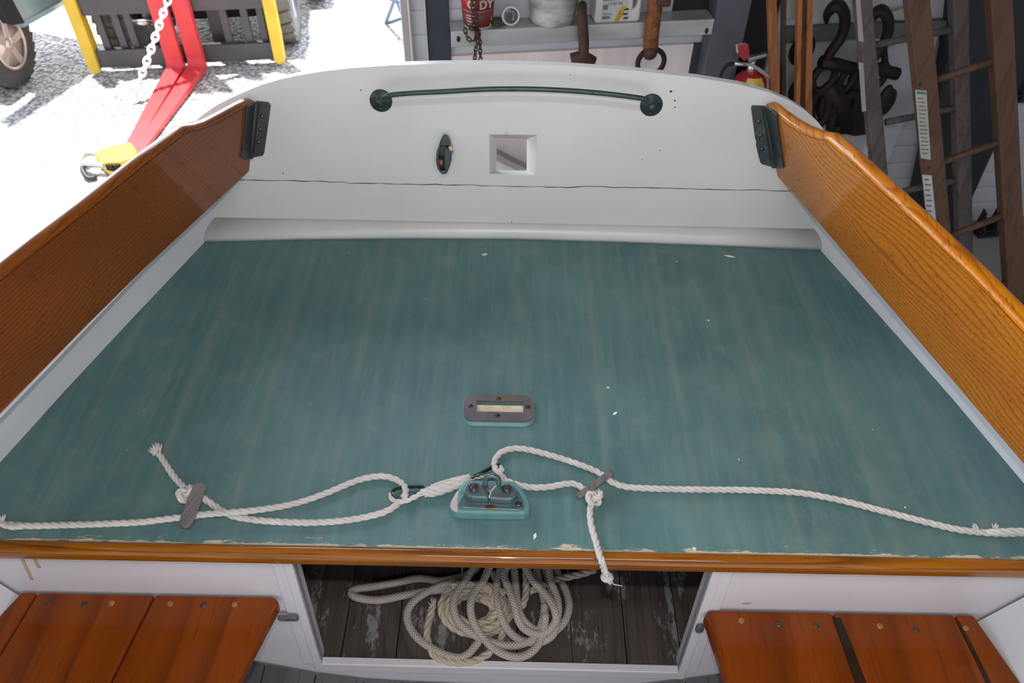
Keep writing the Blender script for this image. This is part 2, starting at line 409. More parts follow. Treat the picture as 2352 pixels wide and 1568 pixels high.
M['coamL'] = wood('varnished_mahogany', (.22, .062, .006), (.16, .042, .004), (.085, .020, .002), 'y', -.245, 12, coat=.5, coatr=.03, pore=.5, sc=.9, seed=2.2, st=(11, .55, 11), lin=(2, 130))
M['coamR'] = wood('varnished_oak', (.47, .165, .004), (.36, .105, .003), (.13, .026, .002), 'y', .215, 13, coat=.45, coatr=.03, sc=1.0, pore=.55, seed=.9, st=(9, .8, 9), lin=(2, 95))
M['beam'] = wood('varnished_beam', (.36, .125, .006), (.15, .036, .003), (.03, .007, .001), 'x', 0, 7, lin=(2, 160), coat=.7, coatr=.05, sc=1.5, seed=5, pore=.6)
M['seat'] = wood('varnished_seat_planks', (.24, .050, .003), (.13, .023, .001), (.085, .016, .001), 'y', 0, 3, lin=(0, 11), coat=.3, coatr=.06, sc=1.3, pore=.35, seed=1.1)
M['oldwood'] = wood('bare_floor_planks', (.085, .06, .05), (.055, .042, .037), (.030, .022, .02), 'y', 0, 10, coat=0, rough=.75, sc=1.5, patch=(.24, .235, .235), seed=3.3, pore=.6)
M['greywood'] = wood('grey_floor_planks', (.125, .115, .118), (.095, .087, .09), (.05, .045, .045), 'y', 0, 6, coat=0, rough=.8, sc=1.5, seed=1)
M['toggle'] = wood('weathered_toggle', (.17, .15, .145), (.12, .10, .10), (.06, .05, .05), 'y', .35, 12, coat=0, rough=.75, sc=4)
M['bronze'] = metal_patina('dark_bronze', (.028, .040, .042), (.045, .038, .045), (.03, .085, .08), .42, .4)
M['plate'] = metal_patina('brown_bronze_plate', (.15, .13, .14), (.11, .095, .103), (.17, .09, .07), .5, .25, 30)
M['greenmetal'] = metal_patina('green_painted_iron', (.026, .045, .047), (.040, .058, .058), (.016, .026, .028), .38, .3)
M['cleat'] = metal_patina('worn_teal_bronze', (.075, .16, .165), (.095, .13, .14), (.15, .12, .12), .36, .45, 60)
M['copper'] = metal_patina('bare_copper', (.25, .075, .03), (.13, .06, .04), (.06, .06, .06), .4, .7, 60)
M['darkscrew'] = metal_patina('dark_screw', (.06, .05, .045), (.10, .09, .08), (.03, .03, .03), .35, .7, 120)
M['rope'] = rope_mat('white_nylon_rope', (.56, .52, .485), (.46, .43, .405))
M['ropeY'] = rope_mat('cream_laid_rope', (.48, .40, .29), (.38, .33, .26))
M['braid'] = rope_mat('braided_line', (.50, .42, .355), (.41, .355, .31), .0060, (.20, .175, .17))
M['gravel'] = gravel_mat()
M['concrete'] = plain('concrete', (.30, .285, .27), .8, 0, .25, 3, bstr=.3)
M['galv'] = plain('galvanised_steel', (.55, .56, .54), .42, .45, .3, 9, bstr=.05, stretch=(.3, 1, 1))
M['galv2'] = plain('grey_green_steel', (.15, .175, .165), .45, .3, .3, 9, bstr=.05)
M['navy'] = plain('navy_steel', (.042, .046, .062), .5, .2, .2, 4, bstr=.1)
M['greysteel'] = plain('grey_steel', (.115, .12, .145), .5, .2, .2, 3, bstr=.08)
M['forkdark'] = plain('carriage_steel', (.085, .08, .085), .45, .3, .2, 5, bstr=.1)
M['dark'] = plain('dark_steel', (.035, .037, .042), .5, .3, .3, 5, bstr=.1)
M['black'] = plain('black_sheet', (.012, .012, .014), .8, 0, .2, 5, bstr=0)
M['sheet'] = streak_panel('pale_ribbed_panel', (.80, .70, .68), 'z', 26, .82, .4)
M['wallw'] = streak_panel('white_siding', (.55, .56, .60), 'x', 6, .9, .5, .09)
M['clothw'] = plain('white_wrapped_panel', (.56, .56, .59), .5, 0, .35, 3.5, bstr=.5, bscale=5)
M['jamb'] = plain('pale_jamb', (.40, .36, .35), .7, 0, .2, 6, bstr=.2, stretch=(1, 1, .1))
M['olive'] = plain('olive_track', (.12, .12, .10), .5, .4, .3, 6, bstr=.1)
M['lad1'] = wood('grey_ladder_wood', (.125, .105, .10), (.09, .075, .073), (.05, .04, .038), 'z', 0, 8, coat=0, rough=.75, sc=1.5)
M['lad2'] = wood('brown_ladder_wood', (.13, .070, .042), (.09, .048, .030), (.06, .033, .02), 'z', 0, 8, coat=0, rough=.7, sc=1.5)
M['board'] = wood('orange_board', (.42, .17, .06), (.34, .13, .045), (.17, .055, .018), 'z', 0, 6, coat=0, rough=.6, sc=1.2)
M['rust'] = metal_patina('rusty_iron', (.055, .028, .018), (.085, .04, .022), (.028, .018, .014), .7, .3, 25)
M['rustor'] = metal_patina('orange_rust', (.28, .085, .02), (.10, .04, .02), (.45, .16, .03), .7, .2, 35)
M['blackiron'] = metal_patina('black_iron', (.016, .011, .010), (.026, .016, .013), (.03, .018, .014), .6, .4, 20)
M['red'] = plain('red_fork_paint', (.72, .055, .06), .45, 0, .15, 5, bstr=.1)
M['yellow'] = plain('yellow_guard_paint', (.80, .52, .04), .45, 0, .2, 6, bstr=.1)
M['rubber'] = plain('tyre_rubber', (.085, .08, .075), .85, 0, .3, 12, bstr=.3)
M['rubberf'] = plain('solid_tyre_rubber', (.20, .19, .175), .85, 0, .3, 9, bstr=.3)
M['rim'] = plain('alloy_rim', (.72, .58, .52), .3, .55, .1, 5, bstr=0)
M['rimgrey'] = plain('grey_steel_rim', (.28, .29, .31), .35, .7, .2, 5, bstr=0)
M['carblue'] = plain('blue_grey_car_paint', (.30, .42, .46), .3, .2, .15, 4, bstr=0, coat=.8)
M['chainw'] = plain('white_plastic_chain', (.85, .87, .88), .35, 0, .05, 5, bstr=0)
M['steel'] = plain('bright_steel', (.66, .65, .63), .25, .9, .1, 20, bstr=0)
M['redtub'] = plain('red_label', (.40, .022, .02), .4, 0, .2, 8, bstr=0)
M['redtub2'] = plain('dark_red_label', (.22, .035, .035), .45, 0, .3, 30, bstr=0)
M['whiteplastic'] = plain('white_plastic', (.62, .60, .58), .35, 0, .12, 6, bstr=0)
M['tubtext'] = plain('pale_green_ink', (.45, .58, .50), .5, 0, .1, 20, bstr=0)
M['bucket'] = plain('dirty_white_bucket', (.60, .57, .55), .5, 0, .65, 9, col2=(.26, .25, .24), bstr=.3, bscale=40, stretch=(1, 1, 3))
M['blueink'] = plain('blue_ink', (.03, .20, .36), .4, 0, .1, 9, bstr=0)
M['yellowink'] = plain('yellow_ink', (.55, .36, .02), .4, 0, .3, 30, bstr=0)
M['blackink'] = plain('black_ink', (.03, .03, .03), .5, 0, .1, 9, bstr=0)
M['greyink'] = plain('grey_ink', (.16, .16, .17), .5, 0, .3, 60, bstr=0)
M['yellowpl'] = plain('yellow_plastic', (.62, .45, .08), .5, 0, .3, 20, bstr=0)
M['extred'] = plain('extinguisher_red', (.36, .012, .018), .25, 0, .15, 6, bstr=0, coat=.6)
M['tagred'] = plain('red_tag', (.42, .03, .045), .5, 0, .2, 12, bstr=0)
M['glass'] = plain('smoky_glass', (.03, .035, .032), .1, 0, .2, 9, bstr=0, coat=1)
M['bluesteel'] = plain('blue_painted_tube', (.10, .17, .26), .4, 0, .1, 5, bstr=0)
M['paper'] = plain('aged_paper', (.42, .42, .36), .6, 0, .12, 30, bstr=0)
M['paperw'] = plain('white_paper', (.48, .48, .46), .6, 0, .1, 30, bstr=0)
M['greenink'] = plain('green_ink', (.03, .22, .12), .5, 0, .1, 9, bstr=0)
M['cream'] = plain('cream_wood_filler', (.55, .42, .25), .6, 0, .35, 40, bstr=.4, col2=(.62, .56, .47))
M['plug'] = plain('wood_plug', (.30, .13, .02), .35, 0, .4, 200, bstr=0, coat=.8)
M['plugdark'] = plain('dark_screw_plug', (.05, .035, .025), .35, .2, .4, 150, bstr=0, coat=.8)
M['stain'] = plain('varnish_drip', (.46, .36, .20), .3, 0, .15, 20, bstr=0)
M['seamdark'] = plain('dark_caulk', (.05, .045, .03), .7, 0, .4, 90, bstr=.3)
M['seamwood'] = wood('black_stained_wood', (.035, .018, .010), (.02, .010, .006), (.008, .005, .004), 'y', 0, 7, coat=.3, coatr=.1)
M['ply'] = plain('pale_plywood', (.56, .50, .47), .7, 0, .1, 4, bstr=.1)
M['paintchip'] = plain('white_chip', (.75, .74, .70), .6, 0, .05, 20, bstr=0)

# ================================================================ the setting
GZ = -1.40
g = MB()
g.add([(-40, -30, GZ), (40, -30, GZ), (40, 60, GZ), (-40, 60, GZ)], [(0, 1, 2, 3)])
tag(g.build('ground', M['gravel']), 'pale sunlit crushed gravel yard outside the shed door', None, kind='structure')
g = MB(); g.prism([(-1.95, -3.4, GZ), (3.1, -3.4, GZ), (3.1, 3.43, GZ), (-.42, 2.875, GZ), (-.6, 2.55, GZ), (-1.95, 2.3, GZ)], (0, 0, .03)); g.build('floor', M['concrete'])['kind'] = 'structure'
wl0 = WP+WD*(-.17); wl1 = WP+WD*4.2
g = MB(); a, b_ = V((wl0.x, wl0.y, 0)), V((wl1.x, wl1.y, 0))
g.prism([a+V((0, 0, GZ)), b_+V((0, 0, GZ)), b_+V((0, 0, 2.2)), a+V((0, 0, 2.2))], WN*.12)
g.build('wall_far', M['wallw'])['kind'] = 'structure'
g = MB(); g.box((3.05, .1, .4), (.1, 6.8, 3.6)); g.build('wall_right', M['wallw'])['kind'] = 'structure'
g = MB(); g.box((.35, .9, 2.2), (5.6, 4.9, .08)); g.build('ceiling', M['greysteel'])['kind'] = 'structure'
# door jamb and corner post at the left end of the far wall
def post(name, x0, x1, f0, f1, mat, n):
    A = W(x0, 0, 0); B = W(x1, 0, 0); m_ = MB()
    A.z = B.z = GZ
    pts = [A-WN*f0, B-WN*f0, B+WN*f1, A+WN*f1]
    m_.prism(pts, (0, 0, 3.6)); o = m_.build(name, mat, bevel=.003); o['kind'] = 'structure'; return o
post('trim_1', 918, 934, .02, .15, M['jamb'], 1)
post('trim_2', 934, 939, .035, .15, M['whiteplastic'], 2)
post('trim_3', 939, 972, .0, .15, M['olive'], 3)
post('trim_4', 972, 976, .03, .1, M['galv'], 4)
post('trim_5', 976, 1030, .02, .1, M['navy'], 5)

# ================================================================ the boat
boat = thing('sailboat', 'wooden sailboat stern with teal deck, white transom and varnished coamings, parked in the shed', 'boat', (0, 0, 0))
# deck
dl = [pz(*q) for q in ((470, 556), (300, 735), (150, 896), (0, 1062))]; dr = [pz(*q) for q in ((1885, 575), (2020, 725), (2190, 918), (2352, 1110))]
dl.append(dl[-1]+(dl[-1]-dl[-2]).normalized()*.145); dr.append(dr[-1]+(dr[-1]-dr[-2]).normalized()*.14)
YF = .579
dl[-1].y = YF; dr[-1].y = YF
back = [pz(*q) for q in ((700, 550), (940, 548), (1177, 549), (1420, 556), (1660, 565))]
outl = [V((p.x, p.y+.03, 0)) for p in [dl[0]]+back+[dr[0]]]
g = MB()
ring = outl+dr+dl[::-1]
g.prism([V((p.x, p.y, 0)) for p in ring], (0, 0, -.02)); g.build('deck', M['deck'], boat)
# transom board
o_px = [(443, 290), (452, 275), (470, 260), (500, 240), (530, 225), (565, 209), (600, 195), (640, 183), (680, 174), (740, 164), (800, 157), (900, 150), (1000, 147), (1090, 146), (1176, 147), (1300, 151), (1450, 161), (1600, 178), (1700, 194), (1770, 213), (1815, 232), (1850, 254), (1880, 281), (1897, 305)]
top = [T(*q) for q in o_px]
low = [top[-1]+TU*-.06+V((.012, 0, 0)), TP+V((.655, 0, 0))+TU*.02, TP+V((.60, 0, 0))-TU*.35, TP+V((.30, 0, 0))-TU*.75, TP+V((.04, 0, 0))-TU*.95,
       TP+V((-.04, 0, 0))-TU*.95, TP+V((-.30, 0, 0))-TU*.75, TP+V((-.60, 0, 0))-TU*.35, TP+V((-.665, 0, 0))+TU*.02, top[0]+TU*-.06-V((.012, 0, 0))]
TH = .024
hole = [T(*q) for q in ((1124, 309), (1234, 310), (1230, 402), (1124, 399))]
hole2 = [T(*q, -TH) for q in ((1142, 317), (1210, 319), (1209, 391), (1140, 391))]
g = MB(); g.holed(top+low, hole, TN*TH, hole2)
tr = g.build('transom', M['white'], boat, bevel=.003, segs=3)
# open seam between the two transom planks
rnd = random.Random(3); pts = []
for i in range(60):
    t = i/59; px = 545+(1825-545)*t; py = 413+25*t+ (2 if .2 < t < .6 else 0) + rnd.uniform(-1.2, 1.2)
    pts.append(T(px, py, .0004))
g = MB(); g.tube(pts, [.0004+rnd.random()*.0007 for _ in pts], 5, flat=(1, .5)); g.build('plank_seam', M['seamdark'], tr)
for k, (px, py, r_) in enumerate(((1541, 210, .0022), (1550, 231, .0016), (1550, 246, .0013), (829, 207, .0013), (1516, 345, .001), (1475, 366, .0008), (1310, 173, .0008), (1175, 509, .0012), (650, 398, .0012))):
    g = MB(); g.ball(T(px, py, .0), r_, (1.3, .5, 1), 8); g.build('screw_hole', M['seamdark'], tr)
g = MB(); g.ball(T(1162, 306, .001), .0032, (1, .6, 1), 10); g.build('hook_stub', M['white'], tr)
# quarter-round moulding at the foot of the transom
prof = [(.004, 0), (.004, .012)] + [(.030-.026*math.sin(a), .004+.026*math.cos(a)) for a in (0.15, .5, .85, 1.2, 1.5)]
g = MB(); sec = []
for p in [dl[0]]+back+[dr[0]]:
    s_ = []
    yb = 1.317+.002
    depth = yb-p.y+.001
    for k in range(9):
        a = PI/2*k/8; s_.append(V((p.x*1.004, yb-depth*math.cos(a)*1.0, .026*math.sin(a)**.8 if a > 0 else 0)))
    s_.append(V((p.x*1.004, yb+.004, .024))); s_.append(V((p.x*1.004, yb+.004, 0)))
    s_[0].z = .0005; sec.append(s_)
n = len(sec[0]); vs = [v for s_ in sec for v in s_]
g.add(vs, [(i*n+k, i*n+(k+1) % n, (i+1)*n+(k+1) % n, (i+1)*n+k) for i in range(len(sec)-1) for k in range(n)]+[tuple(range(n)), tuple(range((len(sec)-1)*n, len(sec)*n))], True)
g.build('moulding', M['white'], boat)
# inner sides (white bands), side decks, hull
for s_, ed in ((-1, dl), (1, dr)):
    sgn = s_; P = [V((p.x, p.y, 0)) for p in ed]
    P[0] = P[0]+(P[0]-P[1]).normalized()*.06
    g = MB()
    lower = [p+V((0, 0, -.004)) for p in P]; upper = [p+V((sgn*.004, 0, .125)) for p in P]
    n = len(P); out = V((sgn*.015, 0, 0))
    vs = lower+upper+[p+out for p in lower]+[p+out for p in upper]
    fs = []
    for i in range(n-1):
        fs += [(i, i+1, n+i+1, n+i), (2*n+i, 2*n+i+1, 3*n+i+1, 3*n+i), (n+i, n+i+1, 3*n+i+1, 3*n+i), (i, i+1, 2*n+i+1, 2*n+i)]
    g.add(vs, fs); g.build('inner_side', M['white2'], boat)
    # hull side forward of the bulkhead, flaring outwards
    a0 = py_(40, 1365, .579) if s_ < 0 else py_(2250, 1425, .579)
    a1 = V((ed[-1].x, .579, -.0))
    g = MB(); f0 = V((a0.x-sgn*.09, .579, -.46))
    prof3 = [f0, a0, a1, a1+V((sgn*.01, 0, .14))]
    far = [p+V((sgn*.05, -1.1, 0)) for p in prof3]
    vs = prof3+far+[p+V((sgn*.02, 0, 0)) for p in prof3+far]
    fs = []
    for i in range(3): fs += [(i, i+1, 5+i, 4+i), (8+i, 12+i, 13+i, 9+i)]
    g.add(vs, fs); g.build('inner_side', M['white2'], boat)
    # side deck and topside
    xs = [(1.345, .622), (1.23, .66), (1.0, .735), (.7, .805), (.4, .86), (-.5, .93)]
    g = MB(); inn = [(1.345, .545), (1.23, .575), (1.0, .635), (.7, .715), (.4, .79), (-.5, .90)]
    rows = []
    for (y, xo), (_, xi) in zip(xs, inn):
        rows.append([V((s_*xi, y, .135)), V((s_*xo, y, .15)), V((s_*(xo+.012), y, .13)), V((s_*xo, y, -.1)), V((s_*xo*.86, y, -.45)), V((s_*xo*.5, y, -.85)), V((0, y, -1.0))])
    n = 7; vs = [v for r_ in rows for v in r_]
    g.add(vs, [(i*n+k, i*n+k+1, (i+1)*n+k+1, (i+1)*n+k) for i in range(len(rows)-1) for k in range(n-1)], True)
    g.build('hull_side', M['white2'], boat)
# coamings: varnished boards standing inboard of the sides, sweeping down to the transom
def coaming(side):
    sgn = -1 if side == 'L' else 1
    if side == 'L': b_px = [(572, 392), (480, 478), (300, 645), (150, 796), (0, 950)]; t_px = [(588, 232), (574, 233), (555, 243), (528, 258), (500, 273), (478, 283), (455, 289), (430, 294), (330, 369), (200, 475), (100, 552), (0, 632)]
    else: b_px = [(1786, 404), (1880, 510), (1990, 640), (2100, 770), (2352, 1065)]; t_px = [(1754, 240), (1764, 244), (1785, 262), (1810, 280), (1838, 296), (1865, 307), (1885, 312), (1898, 314), (1960, 368), (2100, 500), (2230, 626), (2352, 752)]
    P0 = T(*b_px[0]); P1 = T(*t_px[0]); P2 = pz(*b_px[-1], .137)
    B = [P0]; d = (P2-P0).normalized(); u = (P1-P0); u = (u-d*u.dot(d)).normalized()
    nrm = d.cross(u).normalized()
    if nrm.x*sgn < 0: nrm = -nrm                # outward
    Tt = [U(*q, B[0], nrm) for q in t_px]
    Bb = [U(*q, B[0], nrm) for q in b_px]
    # extend forward past the frame
    e1 = Tt[-1]+(Tt[-1]-Tt[-3]).normalized()*.75; e2 = Bb[-1]+(Bb[-1]-Bb[-2]).normalized()*.75
    up_ = Tt+[e1]; lo = Bb+[e2]
    thk = .024
    # dense strip so that the board can be rounded along the top edge
    def interp(L, t):
        ys = [p.y for p in L]
        for i in range(len(L)-1):
            if L[i].y >= t >= L[i+1].y:
                k = (L[i].y-t)/(L[i].y-L[i+1].y) if L[i].y != L[i+1].y else 0; return L[i].lerp(L[i+1], k)
        return (L[0] if t > L[0].y else L[-1]).copy()
    ends = [(up_[0], lo[0])]
    ups = up_; N_ = len(ups); g = MB(); rows = []
    Ltot = 0
    for i, p in enumerate(ups):
        q = (p.y-e1.y)/(ups[0].y-e1.y)
        yy = e2.y+(lo[0].y-e2.y)*q
        lw = interp(lo, yy)
        r_ = thk/2; row = [lw, p-u*r_*.6]
        for k in range(0, 9):
            a = PI*k/8; row.append(p-u*r_*.75+nrm*(r_-r_*math.cos(a))+u*(r_*.75*math.sin(a)))
        row += [p-u*r_*.6+nrm*thk, lw+nrm*thk]; rows.append(row)
    n = len(rows[0]); vs = [v for r_ in rows for v in r_]
    fs = [(i*n+k, i*n+(k+1) % n, (i+1)*n+(k+1) % n, (i+1)*n+k) for i in range(N_-1) for k in range(n)]+[tuple(range(n)), tuple(range((N_-1)*n, N_*n))]
    g.add(vs, fs, True)
    o = g.build('coaming', M['coam'+side], boat)
    me = o.data
    md = o.modifiers.new('es', 'EDGE_SPLIT'); md.split_angle = math.radians(40)
    return o, nrm, u, B, Tt
cL, nL, uL, BL, TL = coaming('L'); cR, nR, uR, BR, TRt = coaming('R')
cL['label'] = 'dark reddish varnished coaming'; cR['label'] = 'orange varnished coaming'
# corner brackets: bent bronze plates joining coaming to transom
def bracket(side):
    if side == 'L': fp = [(588, 233), (616, 236), (621, 243), (606, 352), (603, 358), (585, 361), (572, 364)]; cp = [(591, 236), (575, 364), (568, 368), (556, 362), (570, 249), (577, 241)]; nn, B0 = nL, BL[0]; fold = ((589, 236), (575, 363))
    else: fp = [(1757, 244), (1728, 243), (1726, 249), (1735, 318), (1738, 326), (1737, 334), (1747, 374), (1752, 378), (1776, 384)]; cp = [(1754, 246), (1777, 385), (1786, 388), (1798, 386), (1786, 300), (1782, 264), (1773, 254)]; nn, B0 = nR, BR[0]; fold = ((1757, 246), (1779, 384))
    g = MB(); g.prism([T(*q, .004) for q in fp], TN*.005)
    g.prism([U(*q, B0-nn*.004, nn) for q in cp], nn*.005)
    g.tube([T(*fold[0], .006), T(*fold[1], .006)], .0055, 10)
    o = g.build('corner_bracket', M['bronze'], cL if side == 'L' else cR, bevel=.0012)
    # screws set in the transom flange
    for k, t in enumerate((.22, .5, .78)):
        c0 = T(*( (604-11*t*1.2, 245+105*t) if side == 'L' else (1740+14*t, 255+112*t)), .0045)
        s_ = MB(); s_.lathe([(0, .001), (.0032, .0008), (.004, 0)], c0, -TN, 12); s_.build('screw', M['darkscrew'], cL if side == 'L' else cR)
    return o
bracket('L'); bracket('R')
# grab rail on the transom
rail_c = [T(875, 231, .0), T(1496, 241, .0)]
rp = [T(877, 232, .012), T(880, 226, .030), T(892, 219, .036)]+[T(px, py, .038) for px, py in ((940, 214), (1020, 210), (1110, 205), (1176, 204), (1240, 205), (1320, 209), (1400, 216), (1476, 226))]+[T(1490, 231, .032), T(1494, 237, .014)]
g = MB(); g.tube(spline(rp, .006), .0048, 10)
rail = g.build('grab_rail', M['greenmetal'], boat)
for c0 in rail_c:
    g = MB(); g.lathe([(.0, .006), (.009, .006), (.010, .0035), (.0205, .003), (.0215, .0005), (.0215, -.001)], c0, -TN, 28)
    g.lathe([(0, .016), (.0065, .015), (.0075, .010), (.008, .003)], c0, -TN, 16)
    g.build('flange', M['greenmetal'], rail)
    for k in range(3):
        a = k*2*PI/3+.5; q = c0-TN*.0035+V((1, 0, 0))*math.cos(a)*.0145+TU*math.sin(a)*.0145
        g = MB(); g.lathe([(0, .0012), (.0022, .001), (.003, 0)], q, -TN, 10); g.build('screw', M['darkscrew'], rail)
# cheek block bolted to the transom: leaf-shaped shell, open slot, worn sheave
def tq(L_, o): return [T(*q, o) for q in L_]
g = MB(); g.prism(tq([(1016, 317), (1022, 315), (1030, 319), (1036, 335), (1037, 350), (1037, 368), (1032, 385), (1026, 399), (1013, 399), (1005, 388), (1002, 370), (1002, 355), (1007, 338), (1012, 322)], .006), TN*.006)
g.prism(tq([(1016, 316), (1022, 314), (1029, 318), (1036, 334), (1012, 336), (1013, 322)], .020), TN*.016)
g.prism(tq([(1010, 392), (1028, 392), (1024, 400), (1014, 400)], .018), TN*.014)
g.prism(tq([(1004, 345), (1010, 336), (1013, 338), (1008, 358), (1008, 375), (1013, 394), (1004, 384), (1001, 368)], .020), TN*.015)
g.prism(tq([(1021, 336), (1031, 346), (1036, 357), (1036, 370), (1031, 385), (1025, 394), (1022, 392), (1020, 370)], .024), TN*.019)
fb = g.build('cheek_block', M['greenmetal'], boat, bevel=.0018)
c0 = T(1014, 372, .010)
g = MB(); g.lathe([(0, -.0045), (.012, -.0045), (.0105, 0), (.012, .0045), (0, .0045)], c0, (1, 0, 0), 24); g.build('sheave', M['copper'], fb)
g = MB(); g.prism(tq([(1030, 337), (1039, 337), (1038, 347), (1033, 346)], .014), TN*.01); g.build('wood_chip', M['cream'], fb)
g = MB(); g.prism(tq([(1034, 348), (1041, 350), (1038, 357), (1035, 358)], .014), TN*.01); g.build('becket', M['teal'], fb)
# slot plate in the middle of the deck
def rrect(x0, x1, y0, y1, r, z, n=6):
    P = []
    for cx, cy, a0 in ((x1-r, y1-r, 0), (x0+r, y1-r, PI/2), (x0+r, y0+r, PI), (x1-r, y0+r, 1.5*PI)):
        for k in range(n+1):
            a = a0+PI/2*k/n; P.append(V((cx+r*math.cos(a), cy+r*math.sin(a), z)))
    return P
zt = .007
A = pz(1063, 964, zt); Bq = pz(1225, 907, zt); A2 = pz(1094, 944, zt); B2 = pz(1202, 921, zt)
g = MB(); g.holed(rrect(A.x, Bq.x, A.y, Bq.y, .017, zt), [V((A2.x, A2.y, zt)), V((B2.x, A2.y, zt)), V((B2.x, B2.y, zt)), V((A2.x, B2.y, zt))], (0, 0, -.004))
pl = g.build('slot_plate', M['plate'], boat, bevel=.001)
g = MB(); ou = rrect(A.x-.002, Bq.x+.002, A.y-.002, Bq.y+.002, .018, zt-.003); ou2 = rrect(A.x-.005, Bq.x+.004, A.y-.006, Bq.y+.003, .022, .0)
hh = [V((A2.x-.001, A2.y-.001, zt-.003)), V((B2.x+.001, A2.y-.001, zt-.003)), V((B2.x+.001, B2.y+.001, zt-.003)), V((A2.x-.001, B2.y+.001, zt-.003))]
n = len(ou); nh = 4; tri = geometry.tessellate_polygon([ou, hh])
g.add(ou+hh+ou2+[V((p.x, p.y, 0)) for p in hh], [tuple(t) for t in tri]+[(i, (i+1) % n, n+4+(i+1) % n, n+4+i) for i in range(n)]+[(n+i, n+(i+1) % 4, 2*n+4+(i+1) % 4, 2*n+4+i) for i in range(4)])
g.build('fairing_pad', M['teal'], pl)
g = MB(); g.prism([V((A2.x, A2.y, .0012)), V((B2.x, A2.y, .0012)), V((B2.x, B2.y-.006, .0022)), V((A2.x, B2.y-.006, .0022))], (0, 0, -.001)); g.build('slot_floor', M['cream'], pl)
for q in ((1145, 915), (1143, 954), (1081, 932), (1212, 934)):
    c_ = pz(*q, zt); g = MB(); g.lathe([(0, .0012), (.0035, .001), (.0042, 0)], c_, (0, 0, 1), 14); g.box(c_+V((0, 0, .0013)), (.0068, .0009, .0006), Matrix.Rotation(random.uniform(.2, 1), 3, 'Z')); g.build('screw', M['darkscrew'], pl)
# cam cleat on its wooden pad
zp = .020
padp = [(1033, 1158), (1036, 1148), (1046, 1130), (1060, 1112), (1075, 1101), (1180, 1103), (1197, 1118), (1210, 1138), (1218, 1158), (1215, 1170), (1203, 1177), (1170, 1177), (1060, 1175), (1046, 1173), (1036, 1166)]
P1 = [pz(*q, zp) for q in padp]; ce = sum(P1, V((0, 0, 0)))/len(P1)
P2 = [V((ce.x+(p.x-ce.x)*1.035, ce.y+(p.y-ce.y)*1.05, 0)) for p in P1]
g = MB(); g.prism(P1, None, P2); padm, ns_, ls_, b_s = new_mat('worn_teal_pad')
v_ = coords(ns_, ls_); nn_ = noise(ns_, ls_, v_, 60, 5)
sepx = ns_.new('ShaderNodeSeparateXYZ'); ls_.new(v_, sepx.inputs[0])
lm = ramp(ns_, ls_, mth(ns_, ls_, 'ADD', sepx.outputs[0], mth(ns_, ls_, 'MULTIPLY', nn_, .01)), [(0.0, 1.), (1.0, 1.)])
lft = mth(ns_, ls_, 'LESS_THAN', mth(ns_, ls_, 'ADD', sepx.outputs[0], mth(ns_, ls_, 'MULTIPLY', nn_, .012)), ce.x-.037)
topm = mth(ns_, ls_, 'GREATER_THAN', sepx.outputs[2], zp-.003)
lines = ramp(ns_, ls_, mth(ns_, ls_, 'FRACT', mth(ns_, ls_, 'MULTIPLY', sepx.outputs[1], 330)), [(.0, .0), (.15, 1.), (1., 1.)])
bare = mix(ns_, ls_, lines, (.06, .05, .045), (.42, .37, .34))
ls_.new(mix(ns_, ls_, mth(ns_, ls_, 'MULTIPLY', lft, topm), mix(ns_, ls_, ramp(ns_, ls_, nn_, [(.3, 0.), (.7, 1.)]), (.085, .205, .21), (.12, .24, .23)), bare), b_s.inputs['Base Color'])
b_s.inputs['Roughness'].default_value = .38
cc = MB()
zb = zp+.004
bp = [(1051, 1157), (1054, 1148), (1066, 1128), (1080, 1112), (1180, 1116), (1192, 1128), (1201, 1148), (1203, 1160), (1199, 1168), (1188, 1171), (1120, 1168), (1062, 1166), (1054, 1163)]
cc.prism([pz(*q, zb) for q in bp], (0, 0, -.004))
cleat = cc.build('cam_cleat', M['cleat'], boat, bevel=.0015)
g2 = g.build('wooden_pad', padm, cleat, bevel=.004, segs=3)
zj = zb+.012
for k, jp in enumerate(([(1064, 1129), (1065, 1120), (1073, 1110), (1088, 1106), (1100, 1108), (1110, 1118), (1118, 1130), (1122, 1143), (1085, 1141), (1074, 1138), (1067, 1134)], [(1124, 1143), (1127, 1133), (1134, 1121), (1146, 1114), (1162, 1110), (1176, 1113), (1185, 1121), (1187, 1132), (1184, 1140), (1174, 1146), (1158, 1146)])):
    g = MB(); g.prism([pz(*q, zj) for q in jp], (0, 0, -.012)); jw = g.build('jaw', M['cleat'], cleat, bevel=.002)
    c_ = pz(*((1088, 1121), (1164, 1123))[k], zj)
    g = MB(); g.lathe([(.0078, .0003), (.0078, .0016), (.0062, .0018), (.0062, .0010), (0, .0010)], c_, (0, 0, 1), 24); g.lathe([(0, .0026), (.005, .0022), (.0058, .0012)], c_, (0, 0, 1), 20)
    g.box(c_+V((0, 0, .0026)), (.009, .0011, .0008), Matrix.Rotation(-.7, 3, 'Z')); g.build('bolt', M['darkscrew'], cleat)
    # toothed gripping face of the cam, worn bright
    g = MB(); pts = [pz(*q, zj-.002) for q in (((1107, 1116), (1112, 1122), (1117, 1130), (1120, 1140)), ((1124, 1141), (1127, 1132), (1133, 1122), (1141, 1116)))[k]]
    for i, p in enumerate(resample(spline(pts, .001), .0022)):
        g.tube([p-V((0, 0, .008)), p+V((0, 0, .0025))], .0012, 6)
    g.build('cam_teeth', M['copper'] if k == 0 else M['steel'], cleat)
c_ = pz(1191, 1157, zb); g = MB(); g.lathe([(0, .0012), (.004, .001), (.005, 0)], c_, (0, 0, 1), 16); g.build('screw', M['darkscrew'], cleat)
c_ = pz(1127, 1164, zb); g = MB(); g.ball(c_, .006, (1.6, .6, .15), 14); g.build('worn_spot', M['copper'], cleat)
